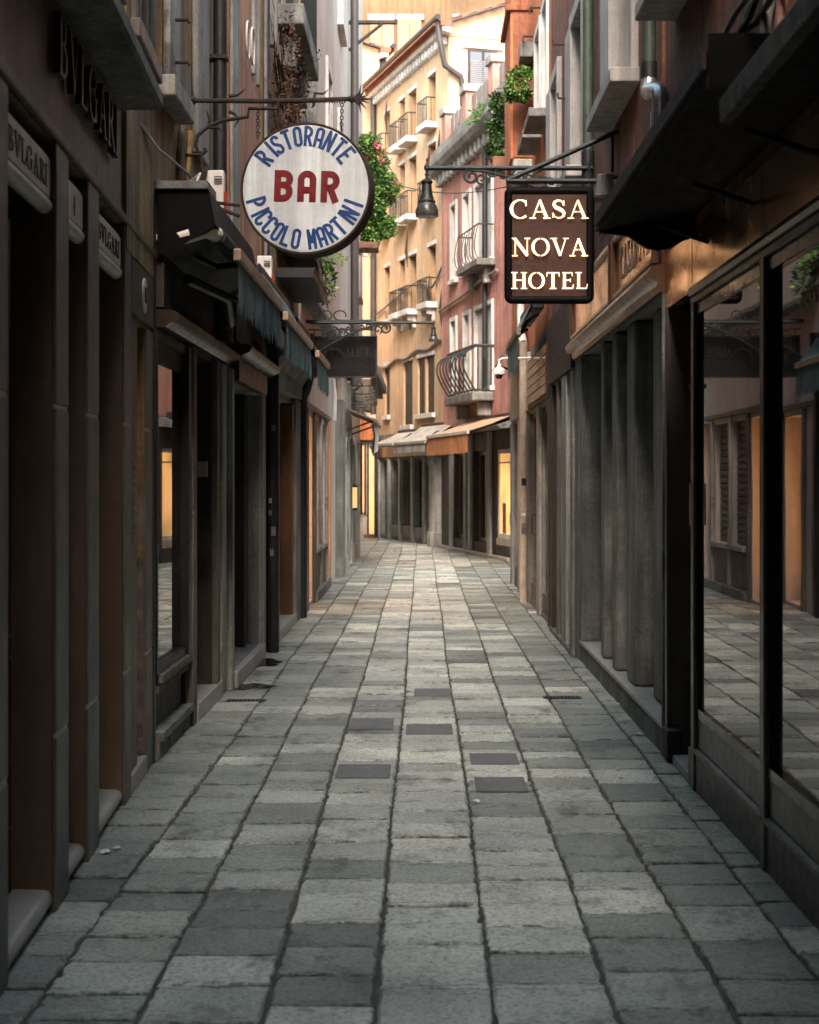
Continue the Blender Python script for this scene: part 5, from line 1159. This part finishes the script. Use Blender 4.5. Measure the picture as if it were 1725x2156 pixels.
# ------------------------------------------------------------------ dome camera, alarm boxes, rings
def dome():
    Y = 21.2; c = pt(1051, 785, Y)
    t = thing('dome_camera', 'white dome security camera on an arm past the hotel sign', 'camera', c - Vector((0, 0, .08)))
    MB().lathe(c, [(.055, -.03), (.082, -.02), (.084, .03), (.065, .065), (.03, .08), (.028, .12), (.002, .122)], 20).build('housing', 'plastic', t, smooth=True)
    MB().lathe(c, [(.002, -.085), (.03, -.078), (.05, -.05), (.055, -.031), (.002, -.0305)], 18).build('dome', 'blackgloss', t, smooth=True)
    MB().tube([c + Vector((0, 0, .1)), c + Vector((0, 0, .17)), c + Vector((.05, 0, .2)), Vector((1.47, Y, c.z + .2))], .016, 8, True).build('arm', 'plastic', t, smooth=True)
dome()
def alarm(fr, u, v0, v1, o, lab):
    s, z1 = fr.at(u, v0, o); z0 = fr.at(u, v1, o)[1]
    t = thing('alarm_box', lab, 'alarm box', fr.p(s, o, z0))
    k = (z1 - z0); MB(fr).slab([(s, z0 + .02), (s + .10, z0), (s + .12, z1 - .02), (s + .09, z1), (s + .02, z1)], o - .14, o).build('case', 'plastic', t, bevel=.015)
    mb = MB(fr)
    for i in range(3): mb.box(s - .004, s + .003, o - .07, o - .012, z1 - .06 - i * .018, z1 - .052 - i * .018)
    mb.build('vents', 'black', t)
    B(fr, 'beacon', 'red', t, (s + .005, s + .1, o + .001, o + .018, z0 + .0, z0 + k * .52), bevel=.006)
alarm(L2, 471, 356, 452, .16, 'white alarm box with red beacon left of the round bar sign')
alarm(L3, 572, 537, 622, .17, 'white alarm box with red beacon under the round bar sign')
s, z = L2.at(440, 458, .2); tag(MB().lathe(L2.p(s, .2, z), [(.03, -.05), (.04, -.04), (.045, .02), (.05, .03), (.035, .05), (.004, .055)], 14).build('blue_siren', 'blue_can', None, smooth=True), 'small blue siren cap below the first alarm box', 'siren')
for i, (u, v) in enumerate(((519, 84), (524, 97))):
    s, z = L3.at(u, v, .02); Rr = .13
    tag(MB(L3).tube([(s + .13 * math.cos(rad(a)), .035 + .02 * i, z + .16 * math.sin(rad(a))) for a in range(0, 360, 15)], .009, 6, closed=True).build('white_ring', 'plastic', None, smooth=True), 'upper white hoop on the coral wall' if i == 0 else 'lower white hoop overlapping the other on the coral wall', 'hoop')
wp = [pt(275, 243, 8.55), pt(300, 266, 8.8), pt(332, 312, 9.3), pt(360, 335, 9.7), pt(392, 362, 10.1), pt(412, 385, 10.4), pt(432, 415, 10.7)]
tag(MB().tube(wp, .009, 6, True).build('tie_wire', 'zinc', None, smooth=True), 'bright twisted tie wire slanting across the ochre wall', 'wire')
# overhead wire across the lane
tag(MB().tube([pt(782 + 26 * i, 373 + 26 * math.sin(math.pi * i / 12) + 1.2 * i, 24) for i in range(13)], .008, 5, True).build('overhead_wire', 'cable_black'), 'thin black wire sagging across the lane behind the bell lamp', 'wire')
# ------------------------------------------------------------------ plants
def leaves(mb, c, r, n, size, asp=.5, shell=.5):
    c = Vector(c)
    for _ in range(n):
        while True:
            d = Vector((rnd.gauss(0, 1), rnd.gauss(0, 1), rnd.gauss(0, 1)))
            if d.length > .1: break
        d.normalize(); q = (shell + (1 - shell) * rnd.random()) if rnd.random() < .75 else rnd.random()
        p = c + Vector((d.x * r[0], d.y * r[1], d.z * r[2])) * q
        a = (d + Vector((rnd.uniform(-1, 1), rnd.uniform(-1, 1), rnd.uniform(-1, 1))) * .9).normalized()
        b = a.cross(Vector((rnd.uniform(-1, 1), rnd.uniform(-1, 1), rnd.uniform(-1, 1)))).normalized(); s = size * rnd.uniform(.6, 1.35)
        k = len(mb.v); mb.v += [p, p + a * s * .5 + b * s * asp * .5, p + a * s, p + a * s * .5 - b * s * asp * .5]; mb.f.append((k, k + 1, k + 2, k + 3))
def plant(name, label, cat, clumps, base, lm, size, stems=(), pot=None, flowers=0):
    t = thing(name, label, cat, base)
    mb = MB(); alt = MB()
    for i, (c, r, n) in enumerate(clumps):
        leaves(mb, c, (r[0] * 1.1, r[1] * 1.1, r[2] * 1.1), int(n * .55), size); leaves(alt, c, (r[0] * 1.2, r[1] * 1.2, r[2] * 1.2), int(n * .4), size * .85, shell=.7)
        for _ in range(3):
            d = Vector((rnd.uniform(-1, 1) * r[0], rnd.uniform(-1, .2) * r[1], rnd.uniform(-.6, 1) * r[2])).normalized() * max(r) * 1.35; e = Vector(c) + d
            for f_ in (.75, .88, 1.0, 1.1): leaves(alt, Vector(c) + d * f_, (.03, .03, .03), 5, size * .8)
    mb.build('foliage', lm, t, recalc=False); alt.build('foliage', 'leaf_light' if lm == 'leaf' else ('leaf' if lm != 'leaf_brown' else 'leaf_brown'), t, recalc=False)
    for s_ in stems: MB().tube(s_, [.012] + [.008] * (len(s_) - 2) + [.003], 5, True).build('stem', 'stem', t)
    if pot: MB().box(*pot).build('planter', 'clay', t, bevel=.012)
    for _ in range(flowers):
        c, r, n = rnd.choice(clumps[:max(1, len(clumps) - 1)]); d = Vector((rnd.uniform(-1, 1), -abs(rnd.gauss(0, .6)) - .2, rnd.uniform(-.3, 1))).normalized()
        f = MB(); cc = Vector(c) + Vector((d.x * r[0], d.y * r[1], d.z * r[2])) * 1.05; leaves(f, cc, (.05, .05, .05), 14, .07, .9); f.build('flower', 'flower', t, recalc=False)
    return t
# rose bush on the far left house
Yb = 30
cl = []
for u, v, ru, rv in ((775, 310, 20, 22), (790, 345, 26, 26), (778, 380, 26, 30), (806, 385, 26, 22), (785, 425, 26, 26), (812, 412, 18, 16), (790, 465, 28, 24), (806, 480, 24, 18), (772, 460, 18, 24), (782, 500, 16, 14), (826, 392, 12, 8)):
    c = pt(u, v, Yb + rnd.uniform(-.35, .35)); cl.append((c, (ru * Yb / FOC, ru * Yb / FOC * 1.1, rv * Yb / FOC), 900))
st = [[pt(770, 500, Yb), pt(775, 420, Yb - .1), pt(785, 320, Yb - .1), pt(778, 285, Yb)], [pt(772, 500, Yb), pt(800, 430, Yb), pt(825, 395, Yb), pt(840, 405, Yb)], [pt(770, 490, Yb), pt(798, 370, Yb), pt(808, 320, Yb)]]
plant('rose_bush', 'green climbing rose bush with pink blooms behind the round bar sign', 'plant', cl, pt(770, 520, Yb), 'leaf', .085, st, flowers=9,
      pot=(-1.34, -.85, Yb - .2, Yb + .5, pt(0, 512, Yb).z - .12, pt(0, 512, Yb).z))
mb = MB(); leaves(mb, pt(776, 528, Yb - .2), (.24, .2, .14), 60, .06); tag(mb.build('trailing_sprig', 'leaf_dark', None, recalc=False, kind='stuff'), 'dark trailing sprig under the rose bush planter', 'plant')
# hanging plants on the orange house
Yp = 20.6
cl = [(pt(u, v, Yp + rnd.uniform(-.1, .1)), (ru * Yp / FOC, ru * Yp / FOC, rv * Yp / FOC), 520) for u, v, ru, rv in ((1094, 160, 22, 16), (1085, 180, 20, 20), (1108, 172, 16, 18), (1098, 192, 18, 18), (1078, 198, 12, 12))]
plant('hanging_succulent', 'bright green round hanging plant on the orange oriel', 'plant', cl, pt(1095, 215, Yp), 'leaf', .055, [[pt(1100, 170, Yp), pt(1080, 145, Yp - .1), pt(1062, 138, Yp)], [pt(1098, 170, Yp), pt(1070, 185, Yp), pt(1040, 186, Yp)]], pot=(1.2, 1.45, Yp - .15, Yp + .2, 6.78, 6.95))
Yp = 23.0
cl = [(pt(u, v, Yp + rnd.uniform(-.15, .15)), (ru * Yp / FOC, ru * Yp / FOC, rv * Yp / FOC), 420) for u, v, ru, rv in ((1048, 215, 14, 18), (1055, 245, 12, 22), (1042, 270, 12, 18), (1052, 290, 14, 20), (1040, 315, 14, 16), (1050, 335, 10, 10))]
plant('trailing_plant', 'dark trailing plant spilling down beside the rust coloured oriel', 'plant', cl, pt(1048, 345, Yp), 'leaf_dark', .065, [[pt(1055, 200, Yp), pt(1046, 260, Yp), pt(1040, 320, Yp)]], pot=(1.02, 1.25, Yp - .25, Yp + .25, 6.2, 6.4))
Yp = 34.0
cl = [(pt(u, v, Yp), (12 * Yp / FOC, .2, 8 * Yp / FOC), 60) for u, v in ((1022, 240), (1010, 252), (1034, 232))]
plant('terrace_grass', 'wispy yellow green growth on the rose house cornice', 'plant', cl, pt(1020, 262, Yp), 'leaf_light', .10)
# dead creeper on the coral house
cl = []; st = []
for i in range(16):
    s = rnd.uniform(15.7, 18.6); z = rnd.uniform(5.0, 6.3); cl.append((L3.p(s, .10 + .1 * rnd.random(), z), (.08, .26, .28), 150))
for i in range(22):
    s = rnd.uniform(15.6, 18.8); z = rnd.uniform(4.7, 5.3); st.append([L3.p(s + rnd.uniform(-.3, .3) * k, .06 + .12 * rnd.random(), z + .32 * k) for k in range(5)])
plant('dead_creeper', 'dry brown creeper climbing the coral house under its balcony', 'plant', cl, L3.p(17, .05, 4.8), 'leaf_brown', .05, st)
# dark flower shelves and plants lower on the coral house
q = thing('flower_shelf', 'dark iron flower shelf hung with stems below the bar sign', 'shelf', L3.p(17, .2, 4.0))
for z, o in ((4.15, .36), (3.82, .42)):
    B(L3, 'tray', 'letter_dark', q, (16.4, 18.8, .03, o, z, z + .10)); B(L3, 'tray_rim', 'iron', q, (16.4, 18.8, o + .001, o + .012, z + .08, z + .11))
cl = [(L3.p(18.4, .38, 4.30), (.12, .3, .16), 200), (L3.p(17.6, .34, 4.42), (.1, .3, .14), 140), (L3.p(18.8, .40, 4.05), (.1, .25, .2), 150)]
plant('shelf_plant', 'green leafy plant on the dark iron flower shelf', 'plant', cl, L3.p(18, .3, 4.1), 'leaf', .07, [[L3.p(17 + .2 * i, .3, 4.3), L3.p(17.1 + .25 * i, .42, 4.15 - .05 * i), L3.p(17.2 + .2 * i, .44, 3.7)] for i in range(8)])
# ------------------------------------------------------------------ small things on the lane floor
def px_ground(u, v): y = FOC * EYE / (v - V0); return (u - U0) * y / FOC, y
spots = [(1288, 1436), (1288, 1457), (1301, 1500), (1306, 1503), (1320, 1525), (1332, 1528), (1305, 1625), (1312, 1642), (1388, 1640), (1195, 1583)]
for i, (u, v) in enumerate(spots):
    x, y = px_ground(u, v); a = rnd.uniform(0, 3.1)
    MBt = MB().tube([(x, y, .008), (x + .026 * math.cos(a), y + .026 * math.sin(a), .008)], .004, 6, True)
    tag(MBt.build('cigarette_butt', 'butt'), 'cigarette butt on the paving along the hotel step', 'cigarette butt', 'cigarette butts on the right of the lane')
for u, v, lab in ((1303, 1485, 'crumpled clear wrapper on the paving by the hotel step'), (1345, 1548, 'second crumpled wrapper nearer the entry post'), (1588, 1785, 'white paper scrap on the paving by the glass shop plinth'), (1001, 1690, 'pale flat scrap on the joint in mid lane'), (222, 1797, 'pale litter scrap on the left paving by the taupe pilaster'), (247, 1790, 'small dark and white litter bit on the left paving')):
    x, y = px_ground(u, v); mb = MB(); n = 7
    mb.v = [Vector((x, y, .018))] + [Vector((x + rnd.uniform(.012, .03) * math.cos(rad(360 * i / n)), y + rnd.uniform(.015, .04) * math.sin(rad(360 * i / n)), .006 + rnd.uniform(0, .012))) for i in range(n)]
    mb.f = [(0, 1 + i, 1 + (i + 1) % n) for i in range(n)]
    tag(mb.build('litter_scrap', 'paper', None, recalc=False), lab, 'litter')
def grate(u, v, lab):
    x, y = px_ground(u, v); t = thing('drain_grate', lab, 'drain grate', (x, y, 0), 'drain grates at the lane edges')
    MB().box(x - .15, x + .15, y - .07, y + .07, .001, .004).build('frame', 'iron', t)
    for i in range(9): MB().box(x - .13 + i * .03, x - .115 + i * .03, y - .055, y + .055, .0045, .008).build('bar', 'rustiron', t)
grate(517, 1476, 'small iron drain grate on the left by the coral house step')
grate(1184, 1469, 'small iron drain grate on the right by the hotel step')
for u, v, a, b, lab in ((552, 1396, .16, .30, 'wet patch of spilled water by the left door step'), (522, 1446, .20, .16, 'narrow puddle in the paving joint left of the lane')):
    x, y = px_ground(u, v); mb = MB(); n = 22; mb.v = [Vector((x + a * (1 + .35 * math.sin(i * 2.3)) * math.cos(2 * math.pi * i / n), y + b * (1 + .3 * math.sin(i * 1.7)) * math.sin(2 * math.pi * i / n), .0055)) for i in range(n)]
    mb.f = [tuple(range(n))]; tag(mb.build('puddle', 'wet', None, recalc=False), lab, 'puddle')
